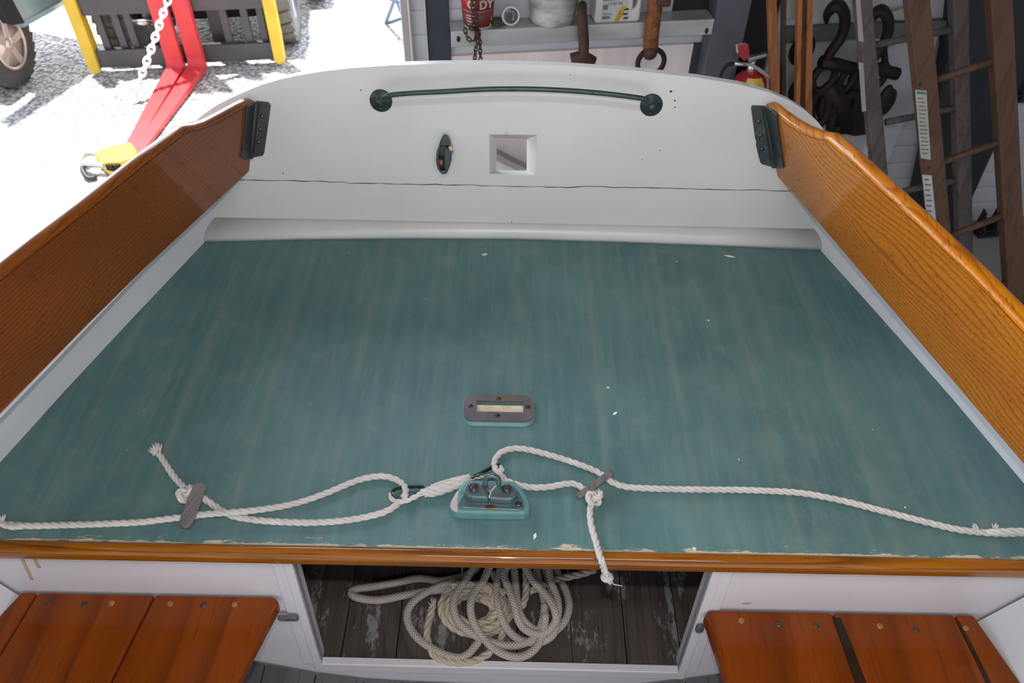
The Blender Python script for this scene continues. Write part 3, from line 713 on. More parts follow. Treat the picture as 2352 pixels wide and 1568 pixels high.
# upright eye
el = pz(1111, 1116, zj-.004); er = pz(1149, 1118, zj-.004); mid = (el+er)/2; hw = (er-el).length/2*.80
pts = [mid+V((-hw, 0, -.006)), mid+V((-hw, .001, .006))]+[mid+V((-hw*math.cos(a), .003, .012+hw*math.sin(a)*1.15)) for a in [PI*k/10 for k in range(1, 10)]]+[mid+V((hw, .001, .006)), mid+V((hw, 0, -.006))]
g = MB(); g.tube(spline(pts, .002), .0038, 10); g.ball(mid+V((0, -.004, -.003)), .010, (1.4, .8, .6)); g.build('eye', M['cleat'], cleat)
# front beam (varnished half-round nosing)
g = MB(); pr = [(0, 0), (.003, -.0005)]
sec = [(YF+.001, .0005), (YF-.004, 0)]
for k in range(9):
    a = PI/2*k/8; sec.append((YF-.004-.012*math.sin(a), -.010+.010*math.cos(a)))
for k in range(1, 7):
    a = PI/2*k/6; sec.append((YF-.004-.012*math.cos(a), -.018-.011*math.sin(a)))
sec += [(YF+.004, -.029), (YF+.004, -.0215), (YF+.001, -.0215)]
xa, xb = dl[-1].x-.005, dr[-1].x+.005
n = len(sec); N_ = 24; vs = [V((xa+(xb-xa)*i/N_, y, z)) for i in range(N_+1) for y, z in sec]
g.add(vs, [(i*n+k, i*n+(k+1) % n, (i+1)*n+(k+1) % n, (i+1)*n+k) for i in range(N_) for k in range(n)]+[tuple(range(n)), tuple(range(N_*n, N_*n+n))], True)
g.build('front_beam', M['beam'], boat)
# bulkhead with the locker opening
YB = .583
def Bk(px, py, y=YB): return py_(px, py, y)
o1 = Bk(680, 1300); o2 = Bk(735, 1508); o3 = Bk(1560, 1533); o4 = Bk(1620, 1330)
zs = Bk(735, 1508, YB+.010).z
opening = [V((-.315, YB, -.026)), V((o2.x, YB, zs)), V((o3.x, YB, zs-.008)), V((.300, YB, -.026))]
bt = -.50
outer = [V((xa, YB, -.022)), V((xa, YB, -.1)), V((xa+.09, YB, bt)), V((xb-.09, YB, bt)), V((xb, YB, -.1)), V((xb, YB, -.022))]
g = MB()
# built as panels around the opening
def quadp(p, ext): g.prism(p, ext)
ex = V((0, .010, 0))
quadp([outer[0], outer[1], outer[2], V((-.36, YB, bt)), V((o2.x, YB, zs)), opening[0]], ex)
quadp([outer[5], outer[4], outer[3], V((.36, YB, bt)), V((o3.x, YB, zs-.008)), opening[3]], ex)
quadp([V((-.36, YB, bt)), V((.36, YB, bt)), V((o3.x, YB, zs-.008)), V((o2.x, YB, zs))], ex)
bh = g.build('bulkhead', M['white3'], boat)
# trim around the opening: posts and sill
for s_, a_, b_2 in ((-1, opening[0], opening[1]), (1, opening[3], opening[2])):
    g = MB(); w1, w2 = V((s_*.012, -.005, 0)), V((s_*.024, -.005, 0))
    g.prism([a_+V((s_*.0, -.006, 0)), b_2+V((0, -.006, 0)), b_2+V((s_*.014, -.006, 0)), a_+V((s_*.014, -.006, 0))], (0, .03, 0))
    g.prism([a_+V((s_*.0145, -.0035, 0)), b_2+V((s_*.0145, -.0035, 0)), b_2+V((s_*.032, -.0035, 0)), a_+V((s_*.032, -.0035, 0))], (0, .004, 0))
    g.build('door_post', M['white3'], bh, bevel=.0012)
g = MB(); g.prism([opening[1]+V((-.016, -.003, -.001)), opening[2]+V((.016, -.003, -.001)), opening[2]+V((.016, -.003, -.03)), opening[1]+V((-.016, -.003, -.03))], (0, .004, 0)); g.build('sill', M['white3'], bh, bevel=.0015)
# varnish drips and scuffs on the bulkhead
for a_, b_2 in (((48, 1278), (73, 1330)), ((76, 1278), (90, 1303))):
    g = MB(); p0, p1 = Bk(*a_, YB-.0003), Bk(*b_2, YB-.0003); g.tube(spline([p0, p0.lerp(p1, .5), p1], .004), .0026, 8, flat=(1, .12)); g.build('varnish_drip', M['stain'], bh)
g = MB(); p0 = Bk(1715, 1385, YB-.0003); g.ball(p0, .006, (1.3, .06, .5)); g.build('varnish_drip', M['stain'], bh)
# wooden turn buttons beside the opening
for q, wd, ht in (((661, 1423), .034, .0125), ((1608, 1447), .013, .024)):
    c_ = Bk(*q, YB-.013); g = MB(); P_ = []
    for k in range(20):
        a = 2*PI*k/20; cx = wd/2-min(wd, ht)/2; cz = ht/2-min(wd, ht)/2; r_ = min(wd, ht)/2
        P_.append(c_+V((cx*(1 if math.cos(a) > 0 else -1)+r_*math.cos(a), 0, cz*(1 if math.sin(a) > 0 else -1)+r_*math.sin(a))))
    g.prism(P_, (0, .006, 0)); tb = g.build('turn_button', M['plate'], bh, bevel=.0012)
    g = MB(); g.ball(c_, .0026, (1, .6, 1)); g.build('screw', M['darkscrew'], bh)
# locker floor (dark planks) and cockpit floor (grey planks)
ZL = -.415
g = MB(); x = -.56; rn = random.Random(5)
while x < .56:
    wd = rn.choice((.085, .1, .075, .11)); g.box((x+wd/2, YB+.311, ZL-.008+rn.uniform(-.0008, .0008)), (wd-.0022, .60, .016)); x += wd
g.build('locker_floor', M['oldwood'], boat, bevel=.001)
fx = [(591, 1517), (657, 1533), (805, 1555), (976, 1566)]
FP = [py_(*q, YB-.002) for q in fx]
prof = [V((-.62, 0, FP[0].z+.03))]+[V((p.x, 0, p.z)) for p in FP]+[V((0, 0, FP[-1].z-.004)), V((.12, 0, FP[-1].z)), V((.26, 0, FP[2].z-.004)), V((.40, 0, FP[0].z-.010)), V((.62, 0, FP[0].z+.02))]
g = MB(); x = -.6
def fz(x):
    for a_, b_2 in zip(prof, prof[1:]):
        if a_.x <= x <= b_2.x: return a_.z+(b_2.z-a_.z)*(x-a_.x)/(b_2.x-a_.x)
    return prof[-1].z
while x < .6:
    wd = .062 if abs(x) < .14 else .085
    x1 = x+wd-.002; za, zc = fz(x), fz(x1)
    g.prism([V((x, YB-.004, za)), V((x1, YB-.004, zc)), V((x1, YB-.004, zc-.015)), V((x, YB-.004, za-.015))], (0, -1.0, 0)); x += wd
g.build('cockpit_floor', M['greywood'], boat, bevel=.001)
# bench seats
def seat(side):
    if side == 'L':
        z = -.153; O0, O1 = pz(40, 1366, z), pz(0, 1408, z); I0, I1 = pz(641, 1378, z), pz(545, 1568, z); seams = [(77, 1373, 0, 1500), (348, 1379, 253, 1568)]
        plugs = [(110, 1381, 1), (193, 1387, 2), (256, 1385, 0), (391, 1386, 0), (467, 1389, 2), (539, 1388, 0)]
    else:
        z = -.168; O0, O1 = pz(2249, 1425, z), pz(2349, 1568, z); I0, I1 = pz(1616, 1403, z), pz(1668, 1568, z); seams = [(1916, 1415, 1972, 1568), (2200, 1424, 2272, 1568)]
        plugs = [(1703, 1425, 0), (1789, 1433, 2), (1875, 1434, 1), (2021, 1437, 0), (2105, 1445, 1), (2218, 1442, 0)]
    lines = [(O0, O1)]+[(pz(a, b, z), pz(c, d, z)) for a, b, c, d in (seams if side == 'L' else seams[::-1])]+[(I0, I1)]
    g = MB(); yb = YB-.0035; ye = -.35
    def at(l, y): a, b = l; t = (y-a.y)/(b.y-a.y); return a.lerp(b, t)
    ym = .44; bo_ = [at(l, yb) for l in lines]; mo_ = [at(l, ym) for l in lines]; fo_, fi_ = at(lines[0], ye), at(lines[-1], ye)
    fa_ = [fo_.lerp(fi_, (m_.x-mo_[0].x)/(mo_[-1].x-mo_[0].x)) for m_ in mo_]
    for i in range(3):
        s_ = 1 if bo_[i+1].x > bo_[i].x else -1; e_ = V((s_*.0012, 0, 0))
        a2, m2, b2 = bo_[i]+e_, mo_[i]+e_, fa_[i]+e_; c2, n2, d2 = bo_[i+1]-e_, mo_[i+1]-e_, fa_[i+1]-e_
        if i == 2: r_ = .012; tail_ = [c2+V((0, -r_, 0)), c2+V((-s_*r_*.3, -r_*.3, 0)), c2-V((s_*r_, 0, 0))]
        else: tail_ = [c2]
        g.prism([a2, m2, b2, d2, n2]+tail_, (0, 0, -.022))
    st = g.build('bench_seat', M['seat'], boat, bevel=.005, segs=3)
    if side == 'R':
        for (x0, y0, x1, y1), wl_, wr_ in ((seams[0], 4, 15), (seams[1], 2, 3)):
            pts = [pz(x0-wl_, y0+3, z+.0004), pz((x0+x1)/2-wl_-2, (y0+y1)/2, z+.0004), pz(x1-wl_, y1+12, z+.0004), pz(x1+wr_+8, y1+12, z+.0004), pz((x0+x1)/2+wr_+2, (y0+y1)/2, z+.0004), pz(x0+wr_, y0+3, z+.0004)]
            g = MB(); g.prism(pts, (0, 0, -.001)); g.build('split_seam', M['seamwood'], st)
    for px, py, k in plugs:
        c_ = pz(px, py, z); g = MB(); g.lathe([(0, .0009), (.0044, .0007), (.0052, 0)], c_, (0, 0, 1), 16)
        if k == 2: g.box(c_+V((0, 0, .001)), (.008, .001, .0007), Matrix.Rotation(.9, 3, 'Z'))
        o = g.build('screw' if k == 2 else 'wood_plug', (M['plug'], M['plugdark'], M['darkscrew'])[k], st)
    return st
sL = seat('L'); sR = seat('R'); sL['label'] = 'red-brown plank bench seat on the left'; sR['label'] = 'red-brown plank bench seat on the right, split along a dark seam'
# keel timber under the hull standing on the floor so that the boat rests
g = MB(); g.box((0, .4, -1.18), (.10, 1.7, .40)); g.build('keel', M['dark'], boat)
# small paint chips lying on the deck
for k, (px, py, a, L_) in enumerate(((1113, 584, .1, .006), (1676, 588, -.3, .011), (1413, 949, .6, .0055), (1229, 1231, 1.2, .006))):
    c_ = pz(px, py, .0012); g = MB(); g.prism([c_+Matrix.Rotation(a, 3, 'Z') @ V(p) for p in ((-L_, 0, 0), (0, -.0022, 0), (L_, .0006, 0), (.2*L_, .003, 0))], (0, 0, -.001))
    o = g.build('paint_chip', M['paintchip'], base=c_)
    tag(o, ('thin white paint chip near the white moulding, left of centre on the teal deck', 'long white paint chip near the far right corner of the teal deck', 'small white curled paint chip right of the slot plate on the teal deck', 'pale paint sliver on the teal deck right of the cleat near the beam')[k], 'paint chip')

# ================================================================ ropes on the deck
R = .0051
def dp(L_, h=R): return [pz(q[0], q[1], h+(q[2] if len(q) > 2 else 0)) for q in L_]
def knot(mb, c, ax, s=.011, R=.0046):
    """a tight overhand stopper knot"""
    ax = V(ax).normalized(); q = V((1, 0, 0)).rotation_difference(ax); pts = []
    for i in range(40):
        t = 2*PI*i/40; x = math.sin(t)+2*math.sin(2*t); y = math.cos(t)-2*math.cos(2*t); z_ = -math.sin(3*t)
        pts.append(V(c)+q @ V((z_*s*.62, x*s*.36, y*s*.36)))
    laid(mb, pts+pts[:2], R, ds=.002)
# left lanyard
tl = thing('rope', 'white rope across the left half of the teal deck, its upper end frayed', 'rope', pz(450, 1150))
g = MB(); main = spline(dp([(-62, 1180, .006), (-40, 1190, .004), (-14, 1200, .002), (10, 1204), (60, 1207), (130, 1206), (230, 1203), (320, 1199), (380, 1192), (430, 1186, .001), (480, 1180, .006), (540, 1176, .010), (600, 1170, .006), (670, 1158), (740, 1136), (810, 1107), (850, 1096), (885, 1094), (915, 1104), (932, 1122, .005), (930, 1136, .010), (922, 1146, -.001), (905, 1164, -.001), (870, 1180), (800, 1194), (720, 1200), (640, 1198), (580, 1193), (530, 1183), (495, 1163), (470, 1146, .004), (452, 1136, .010), (436, 1132, .010)]), .003)
laid(g, main, R)
laid(g, spline(dp([(424, 1120, .006), (412, 1108, .002), (398, 1092), (385, 1072), (372, 1052), (364, 1040)]), .003), R)
kc = pz(428, 1136, .014); knot(g, kc, (pz(470, 1150)-pz(400, 1100)), .011)
laid(g, spline(dp([(2, 1203, .003), (30, 1210, .003), (55, 1208, .001)]), .003), R*.9, phase=1)
g.build('strand', M['rope'], tl)
g = MB(); fray(g, pz(364, 1040, R), pz(350, 1020)-pz(364, 1045), .0055, 60, .016, .9); g.build('frayed_end', M['rope'], tl); g = MB(); fray(g, pz(4, 1200, .008), V((-.2, 1, .4)), .004, 14, .012); g.build('splice_tuft', M['rope'], tl)
def toggle(parent, c, ax, face, L_=.088, wd=.026, th=.008):
    ax = V(ax).normalized(); face = (V(face)-ax*V(face).dot(ax)).normalized(); sd = ax.cross(face)
    P_ = []
    for k in range(28):
        a = 2*PI*k/28; ca, sa = math.cos(a), math.sin(a)
        P_.append(V(c)+ax*(math.copysign(L_/2-wd/2, ca)+wd/2*ca)*1.0+sd*wd/2*(sa if abs(sa) < .95 else math.copysign(1, sa))-face*th/2)
    g = MB(); g.prism(P_, face*th); o = g.build('toggle', M['toggle'], parent, bevel=.0015)
    return o
a_ = pz(423, 1212, .012); b_2 = pz(462, 1110, .020)
toggle(tl, (a_+b_2)/2, b_2-a_, V((.35, -.5, .8)), (b_2-a_).length, .020)
# right lanyard
trp = thing('rope', 'white rope across the right half of the deck, its tail hanging over the beam', 'rope', pz(1450, 1120))
g = MB(); main = spline(dp([(2440, 1205, .010), (2405, 1216, .006), (2366, 1222, .004), (2300, 1225, .002), (2240, 1221), (2190, 1214), (2120, 1197), (2030, 1174), (1940, 1151), (1860, 1135), (1800, 1129), (1700, 1125), (1600, 1124), (1500, 1122), (1440, 1118), (1408, 1108, .004), (1385, 1092, .008), (1365, 1080, .004), (1320, 1063), (1260, 1044), (1210, 1032), (1178, 1030), (1152, 1038), (1138, 1054), (1136, 1070, .004), (1142, 1082, .010), (1152, 1092, .006), (1160, 1102), (1185, 1112), (1220, 1119), (1260, 1118), (1300, 1111), (1322, 1112), (1340, 1122, .004), (1352, 1134, .010)]), .003)
laid(g, main, R)
kc = pz(1364, 1143, .012); knot(g, kc, pz(1380, 1165)-pz(1345, 1120), .0115)
YE = YF-.016
tail = [pz(1358, 1156, .008), pz(1355, 1175, R), pz(1357, 1200, R), pz(1364, 1228, R), pz(1372, 1255, R+.001), py_(1380, 1283, YE-.0045), py_(1387, 1305, YE-.0055), py_(1392, 1322, YE-.0055)]
laid(g, spline(tail, .003), R)
laid(g, spline(dp([(2440, 1203, .014), (2405, 1214, .011), (2366, 1220, .010), (2330, 1220, .010), (2290, 1222, .008), (2262, 1222, .003)]), .003), R*1.05, phase=1)
g.torus(tail[-1]+V((0, 0, .002)), .0056, .0016, (0, 0, 1), 16, 6)
g.build('strand', M['rope'], trp)
g = MB(); e_ = tail[-1]+V((.0015, 0, -.004)); g.ball(e_, .0085, (1.15, 1, .8), 10); fray(g, e_, V((.5, 0, -.6)), .006, 30, .012, .9)
for k in range(5): g.tube(spline([e_+V((.002, -.002, -.004)), e_+V((.010, -.004, -.012)), e_+V((.014+.004*k*.6, -.004, -.013-.001*k))], .002), .0007, 5)
g.build('frayed_end', M['rope'], trp)
g = MB(); fray(g, pz(2243, 1218, .007), V((-.2, 1, .5)), .004, 22, .009); g.build('splice_tuft', M['rope'], trp)
g = MB(); fray(g, pz(2288, 1218, .010), V((.2, 1, .5)), .004, 18, .009); g.build('splice_tuft', M['rope'], trp)
a_ = pz(1326, 1141, .014); b_2 = pz(1407, 1082, .022)
toggle(trp, (a_+b_2)/2, b_2-a_, V((.5, .75, .25)), (b_2-a_).length, .022, .0095)
# short strop with a thimble at each end
st = thing('rope_strop', 'short spliced white rope strop with two metal thimbles behind the cam cleat', 'rope', pz(1020, 1120))
g = MB()
laid(g, spline(dp([(968, 1132, .002), (950, 1142, .003), (930, 1150, .002), (912, 1151), (899, 1143), (900, 1131)]), .003), R*.9)
laid(g, spline(dp([(968, 1132, .003), (985, 1126, .003), (1010, 1120, .003), (1040, 1110, .003), (1060, 1103, .003), (1080, 1096, .003)]), .003), R*1.15)
laid(g, spline(dp([(975, 1134, .002), (1000, 1132, .002), (1030, 1123, .002), (1055, 1113, .002), (1075, 1102, .002)]), .003), R*1.1, phase=1)
laid(g, spline(dp([(990, 1118, .003), (1020, 1107, .003), (1055, 1098, .003), (1080, 1093, .003)]), .003), R*.7, phase=2)
laid(g, spline(dp([(1080, 1098, .002), (1100, 1094, .001), (1125, 1091, .001), (1145, 1088, .003), (1153, 1078, .004), (1148, 1072, .004)]), .003), R*.85)
g.build('strand', M['rope'], st)
for pts in ([(974, 1118), (950, 1117), (915, 1120), (900, 1130), (905, 1142), (925, 1146), (950, 1139), (974, 1120)], [(1082, 1097), (1105, 1086), (1130, 1073), (1145, 1067), (1152, 1074), (1145, 1084), (1115, 1090), (1082, 1100)]):
    g = MB(); g.tube(spline(dp(pts, .007), .002), .0042, 8, flat=(1.25, .35)); g.build('thimble', M['greenmetal'], st)

# ================================================================ ropes in the locker
def cp(X, Y): return 780+X/4.126, 1300+Y/4.126
RB = .0074
def fl_(L_, z0, per=0): return [pz(*cp(x, y), ZL+z0+ (e[0] if (e := rest) else 0)) for (x, y, *rest) in L_]
br = []
def seg(L_, z0): br.append([pz(*cp(x, y), ZL+.0085+max(0, z0-.009)*min(1, max(.3, (900-y)/450))) for x, y in L_])
seg([(1330, -60), (1290, 30), (1190, 90), (1050, 125), (940, 140), (830, 122), (720, 118), (560, 150), (350, 190), (170, 215), (100, 250), (180, 300), (370, 320), (600, 278), (800, 242), (1000, 215), (1150, 160), (1250, 60), (1300, -60)], .009)
seg([(1240, 80), (1120, 130), (950, 190), (780, 272), (680, 360), (640, 460), (665, 575), (750, 690), (880, 780), (1000, 840), (1130, 868), (1220, 830), (1290, 750), (1370, 655), (1500, 560), (1620, 470), (1690, 420)], .012)
seg([(1290, -20), (1190, 140), (1100, 270), (1080, 400), (1130, 530), (1260, 640), (1400, 705), (1560, 752), (1700, 745), (1830, 690), (1900, 590), (1945, 440), (1935, 300), (1890, 150), (1860, -20)], .034)
seg([(1430, -20), (1360, 140), (1270, 260), (1240, 390), (1265, 520), (1340, 650), (1440, 760), (1560, 835), (1690, 862), (1800, 825), (1890, 730), (1940, 560), (1950, 440)], .044)
seg([(1540, -20), (1495, 140), (1485, 270), (1515, 430), (1580, 580), (1690, 690), (1810, 725), (1920, 715), (2020, 650), (2055, 550), (2060, 380), (2010, 220), (1960, 80), (1930, -40)], .030)
seg([(1600, -20), (1560, 80), (1610, 230), (1660, 370), (1690, 500), (1760, 600), (1890, 640), (2000, 590), (2065, 470), (2065, 320), (2010, 160), (1970, -20)], .046)
seg([(1650, -20), (1665, 150), (1680, 330), (1715, 470), (1790, 560), (1880, 605), (1930, 500), (1945, 350)], .038)
seg([(2030, -20), (2090, 120), (2150, 250), (2175, 380), (2140, 510), (2060, 600), (1960, 650), (1850, 650), (1760, 600)], .020)
seg([(1750, -20), (1830, 130), (1920, 230), (2000, 330), (2045, 440), (2055, 520)], .052)
g = MB()
bt_ = thing('rope_coil', 'grey-white braided line in loose loops on top of the cream rope in the locker', 'rope', pz(*cp(1600, 500), ZL))
for s_ in br:
    g.tube(resample(spline(s_, .004), .006), RB, 12, uvscale=1)
g.build('strand', M['braid'], bt_)
yt = thing('rope_coil', 'cream three-strand rope coiled on the dark locker floor under the braided line', 'rope', pz(*cp(1250, 450), ZL))
g = MB(); RY = .0072
for turns, rx0, rx1, ry0, ry1, z0, ph, cx, cy in ((3.05, 352, 150, 255, 92, .0075, 2.1, 1290, 415), (2.3, 318, 175, 225, 120, .0205, .6, 1300, 400)):
    pts = []; n_ = int(turns*22)
    for i in range(n_):
        t = i/22*2*PI; f = i/n_; wob = 1+.04*math.sin(t*1.7+ph)
        x = cx+14*math.sin(i*.09)+(rx0+(rx1-rx0)*f)*wob*math.cos(t+ph); y = cy-(ry0+(ry1-ry0)*f)*wob*math.sin(t+ph)
        pts.append(pz(*cp(x, y), ZL+z0+.002*math.sin(t*2)))
    laid(g, spline(pts, .004), RY, ds=.003, phase=ph)
pts = [(885, 365), (868, 440), (845, 520), (830, 610), (832, 690), (860, 780), (905, 850), (990, 890), (1130, 915), (1280, 895), (1390, 840), (1470, 770), (1530, 690), (1550, 600), (1540, 520)]
laid(g, spline([pz(*cp(x, y), ZL+.008) for x, y in pts], .004), RY, ds=.003)
laid(g, spline([pz(*cp(x, y), ZL+.030) for x, y in ((1760, -30), (1765, 80), (1770, 220), (1755, 320), (1720, 385), (1640, 430))], .004), RY, ds=.003)
laid(g, spline([pz(*cp(x, y), ZL+.022) for x, y in ((2420, 30), (2300, 72), (2150, 105), (2000, 140), (1880, 205), (1800, 245))], .004), RY, ds=.003)
laid(g, spline([pz(*cp(x, y), ZL+.026) for x, y in ((1060, 190), (1160, 170), (1300, 175), (1430, 220), (1460, 330), (1500, 420), (1420, 500))], .004), RY, ds=.003)
laid(g, spline([pz(*cp(x, y), ZL+.022) for x, y in ((1450, 60), (1490, 180), (1420, 300), (1330, 310), (1420, 350), (1500, 460))], .004), RY, ds=.003)
g.build('strand', M['ropeY'], yt)
g = MB(); fray(g, pz(*cp(886, 362), ZL+.010), V((0, 1, .2)), .006, 26, .012); g.build('frayed_end', M['ropeY'], yt)
# ================================================================ far wall
def wquad(g, pts, off, th): g.prism([W(*q, off) for q in pts], WN*th)
def wpoly(name, pts, off, th, mat, label=None, cat=None, kind=None, bevel=0):
    g = MB(); P_ = [W(*q, off) for q in pts]; g.prism(P_, WN*th); base = sum(P_, V((0, 0, 0)))/len(P_)
    o = g.build(name, mat, base=base, bevel=bevel); tag(o, label, cat, kind=kind); return o
def vpoly(x0, x1, ztop, zbot, y0=0, off=0):
    """upright rectangle on the wall plane between two pixel columns read at image row y0"""
    a, b = W(x0, y0, off), W(x1, y0, off)
    return [V((a.x, a.y, zbot)), V((b.x, b.y, zbot)), V((b.x, b.y, ztop)), V((a.x, a.y, ztop))]
def wrect(name, x0, x1, y0, ztop, zbot, off, th, mat, label=None, cat=None, kind=None, bevel=0):
    g = MB(); P_ = vpoly(x0, x1, ztop, zbot, y0, off); g.prism(P_, WN*th); base = (P_[0]+P_[1])/2
    o = g.build(name, mat, base=base, bevel=bevel); tag(o, label, cat, kind=kind); return o
zt1 = W(1300, 107, .0).z
wrect('wall_panel', 1034, 1592, 112, zt1-.01, GZ, .012, .01, M['sheet'], 'pale ribbed translucent panel below the galvanised shelf rail', 'panel')
wrect('wall_sheet', 1062, 1545, 30, 1.0, zt1+.05, .006, .005, M['clothw'], 'white-grey sheet standing behind the tubs on the shelf rail', 'panel')
wrect('dark_panel_or_gap', 1545, 1642, 20, 1.0, zt1+.05, .010, .009, M['black'], 'black panel above the right end of the shelf rail', 'panel')
wrect('dark_panel_or_gap', 1592, 1640, 110, zt1-.01, GZ, .014, .013, M['navy'], 'dark navy strip between the ribbed panel and the grey column', 'panel')
wrect('steel_column', 1650, 1728, 0, 1.6, GZ, .09, .09, M['greysteel'], 'wide grey steel column right of the shelf rail', 'column', bevel=.002)
wrect('dark_panel_or_gap', 1728, 1800, 0, 1.6, GZ, .01, .009, M['black'], 'black sheet standing in for the dark gap behind the leaning orange boards', 'panel')  # no real panel: black sheet paints the shade in the gap beside the column
wrect('wrapped_panel', 1800, 2190, 0, 1.6, GZ, .03, .03, M['clothw'], 'large white plastic-wrapped panel behind the hanging hooks', 'panel')
g = MB(); g.prism([W(*q, .09) for q in ((1120, 343), (1120, 359), (1225, 410), (1225, 396))], WN*.05)  # plain grey strip slanting just in front of the ribbed panel
tag(g.build('slanting_strip', M['jamb'], base=W(1172, 376, .06)), 'grey strip slanting behind the square transom hole', 'strip')
# galvanised rail used as a shelf
def channel(name, x0, x1, ytop, ybot, off, depth, mat, label, yaw=None):
    a, b = W(x0, ytop[0], off), W(x1, ytop[1], off); c = W(x0, ybot[0], off); zt = (a.z+b.z)/2; zb_ = zt-(a.z-c.z)
    a.z = b.z = zt
    t = thing(name, label, 'rail', (a+b)/2)
    g = MB(); L_ = b-a
    sec = [(0, 0), (0, zb_-zt), (.012, zb_-zt-.003), (.012, zb_-zt), (.003, zb_-zt+.004), (.003, -.004), (depth, -.004), (depth, 0)]
    vs = [a+WN*y+V((0, 0, z)) for y, z in sec]+[b+WN*y+V((0, 0, z)) for y, z in sec]; n = len(sec)
    g.add(vs, [(k, (k+1) % n, n+(k+1) % n, n+k) for k in range(n)]+[tuple(range(n)), tuple(range(n, 2*n))])
    g.build('channel', mat, t, bevel=.0015); return t, a, b, zt, zb_
rail1, ra, rb, rz, rzb = channel('shelf_rail', 1036, 1641, (72, 45), (108, 85), .10, .10, M['galv'], 'galvanised steel channel rail carrying tubs and hanging hooks')
for q in ((1053, 90), (1623, 71)):
    c_ = W(*q, .102); g = MB(); g.ball(c_, .009, (.8, .25, 1.3)); g.build('bolt_hole', M['black'], rail1)
rail2, r2a, r2b, r2z, r2zb = channel('shelf_rail', 1805, 2256, (52, 57), (86, 95), .06, .055, M['galv2'], 'grey-green channel rail behind the ladders carrying two big hooks')
c_ = W(2240, 78, .062); g = MB(); g.ball(c_, .008, (.8, .25, 1.2)); g.build('bolt_hole', M['black'], rail2)
# tapered frame column and far-right details
wpoly('steel_column', [(2195, -20), (2352+60, -20), (2352+60, 60), (2230, 462), (2226, 760), (2080, 760), (2098, 500), (2180, 120)], .10, .08, M['dark'], 'dark tapered steel frame column behind the ladders', 'column', bevel=.003)
a, b = W(2226, 552, .03), W(2420, 560, .03); z_ = (a.z+b.z)/2; a.z = b.z = z_; g = MB(); g.prism([a, b, b-V((0, 0, .06)), a-V((0, 0, .06))], -WN*.04)
tag(g.build('wall_ledge', M['greysteel'], base=(a+b)/2), 'grey ledge running along the white siding at far right', 'ledge')
for q, lab in (((2262, 500), 'dark steel bracket on the ledge right of the tapered column'), ((2352, 185), 'dark steel bracket at the right edge above the ladder')):
    c_ = W(*q, .06); t = thing('wall_bracket', lab, 'bracket', c_)
    g = MB()
    for s_ in (-1, 1):
        x0 = c_+WD*(.035*s_)
        g.prism([x0+V((0, 0, -.05)), x0+V((0, 0, .06))+WD*.0, x0+V((0, 0, .05))-WN*.03, x0+V((0, 0, -.05))-WN*.08], WD*.006)
    g.box(c_-WN*.04+V((0, 0, -.05)), (.13, .10, .008), Matrix.Rotation(WY, 3, 'Z')); g.build('plate', M['dark'], t)
    g = MB(); g.tube([c_+WD*-.05-WN*.06+V((0, 0, -.04)), c_+WD*.07-WN*.06+V((0, 0, -.04))], .006, 8); g.build('pin', M['black'], t)
# ---- things on the shelf rail
def on_shelf(px, back): 
    p = W(px, 60, .10-back); p.z = rz; return p
FACE = -WN
def text_mesh(body, size, c, mat, parent, nrm, tilt=0, ext=.0004, bold=0):
    cu = bpy.data.curves.new('t', 'FONT'); cu.body = body; cu.size = size; cu.extrude = ext; cu.align_x = 'CENTER'; cu.align_y = 'CENTER'; cu.offset = bold
    o = bpy.data.objects.new('t', cu); COL.objects.link(o); bpy.context.view_layer.update()
    me = bpy.data.meshes.new_from_object(o.evaluated_get(bpy.context.evaluated_depsgraph_get())); bpy.data.objects.remove(o)
    xx = V((0, 0, 1)).cross(nrm).normalized(); Rm = Matrix((xx, V((0, 0, 1)), V(nrm).normalized())).transposed() @ Matrix.Rotation(tilt, 3, 'Z')
    b0 = V(parent['_b'])
    for v in me.vertices: v.co = (Rm @ v.co)+V(c)-b0
    me.materials.clear(); me.materials.append(mat)
    n = bpy.data.objects.new('lettering', me); COL.objects.link(n); n.parent = parent; return n
# tub with red label
c_ = on_shelf(1098, .055); tub = thing('plastic_tub', 'white plastic tub with a red label, behind the hanging dark chain', 'tub', c_)
g = MB(); g.lathe([(0, 0), (.050, 0), (.053, .004), (.066, .16), (.068, .165), (0, .165)], c_, seg=40); g.build('body', M['whiteplastic'], tub)
g = MB(); g.lathe([(.0540, .008), (.0588, .066)], c_, seg=48); o = g.build('lower_label', M['redtub2'], tub)
g = MB(); g.lathe([(.0590, .068), (.0654, .145)], c_, seg=48); o = g.build('upper_label', M['redtub'], tub)
for s_, tx in ((-.030, 'G'), (.026, 'DY')):
    th = s_/.062; nn_ = Matrix.Rotation(th, 3, 'Z') @ FACE
    text_mesh(tx, .042, c_+nn_*.0618+V((0, 0, .092)), M['tubtext'], tub, nn_, 0, .0006, .001)
for k in range(4):
    g = MB(); z_ = .018+.011*k; r_ = .0540+.0048*(z_-.008)/.058+.0006
    g.tube([c_+V((0, 0, z_))+Matrix.Rotation(a, 3, 'Z') @ FACE*r_ for a in (-.9, -.6, -.35)], .0017, 6, flat=(1, .3)); g.build('print_line', M['tubtext'], tub)
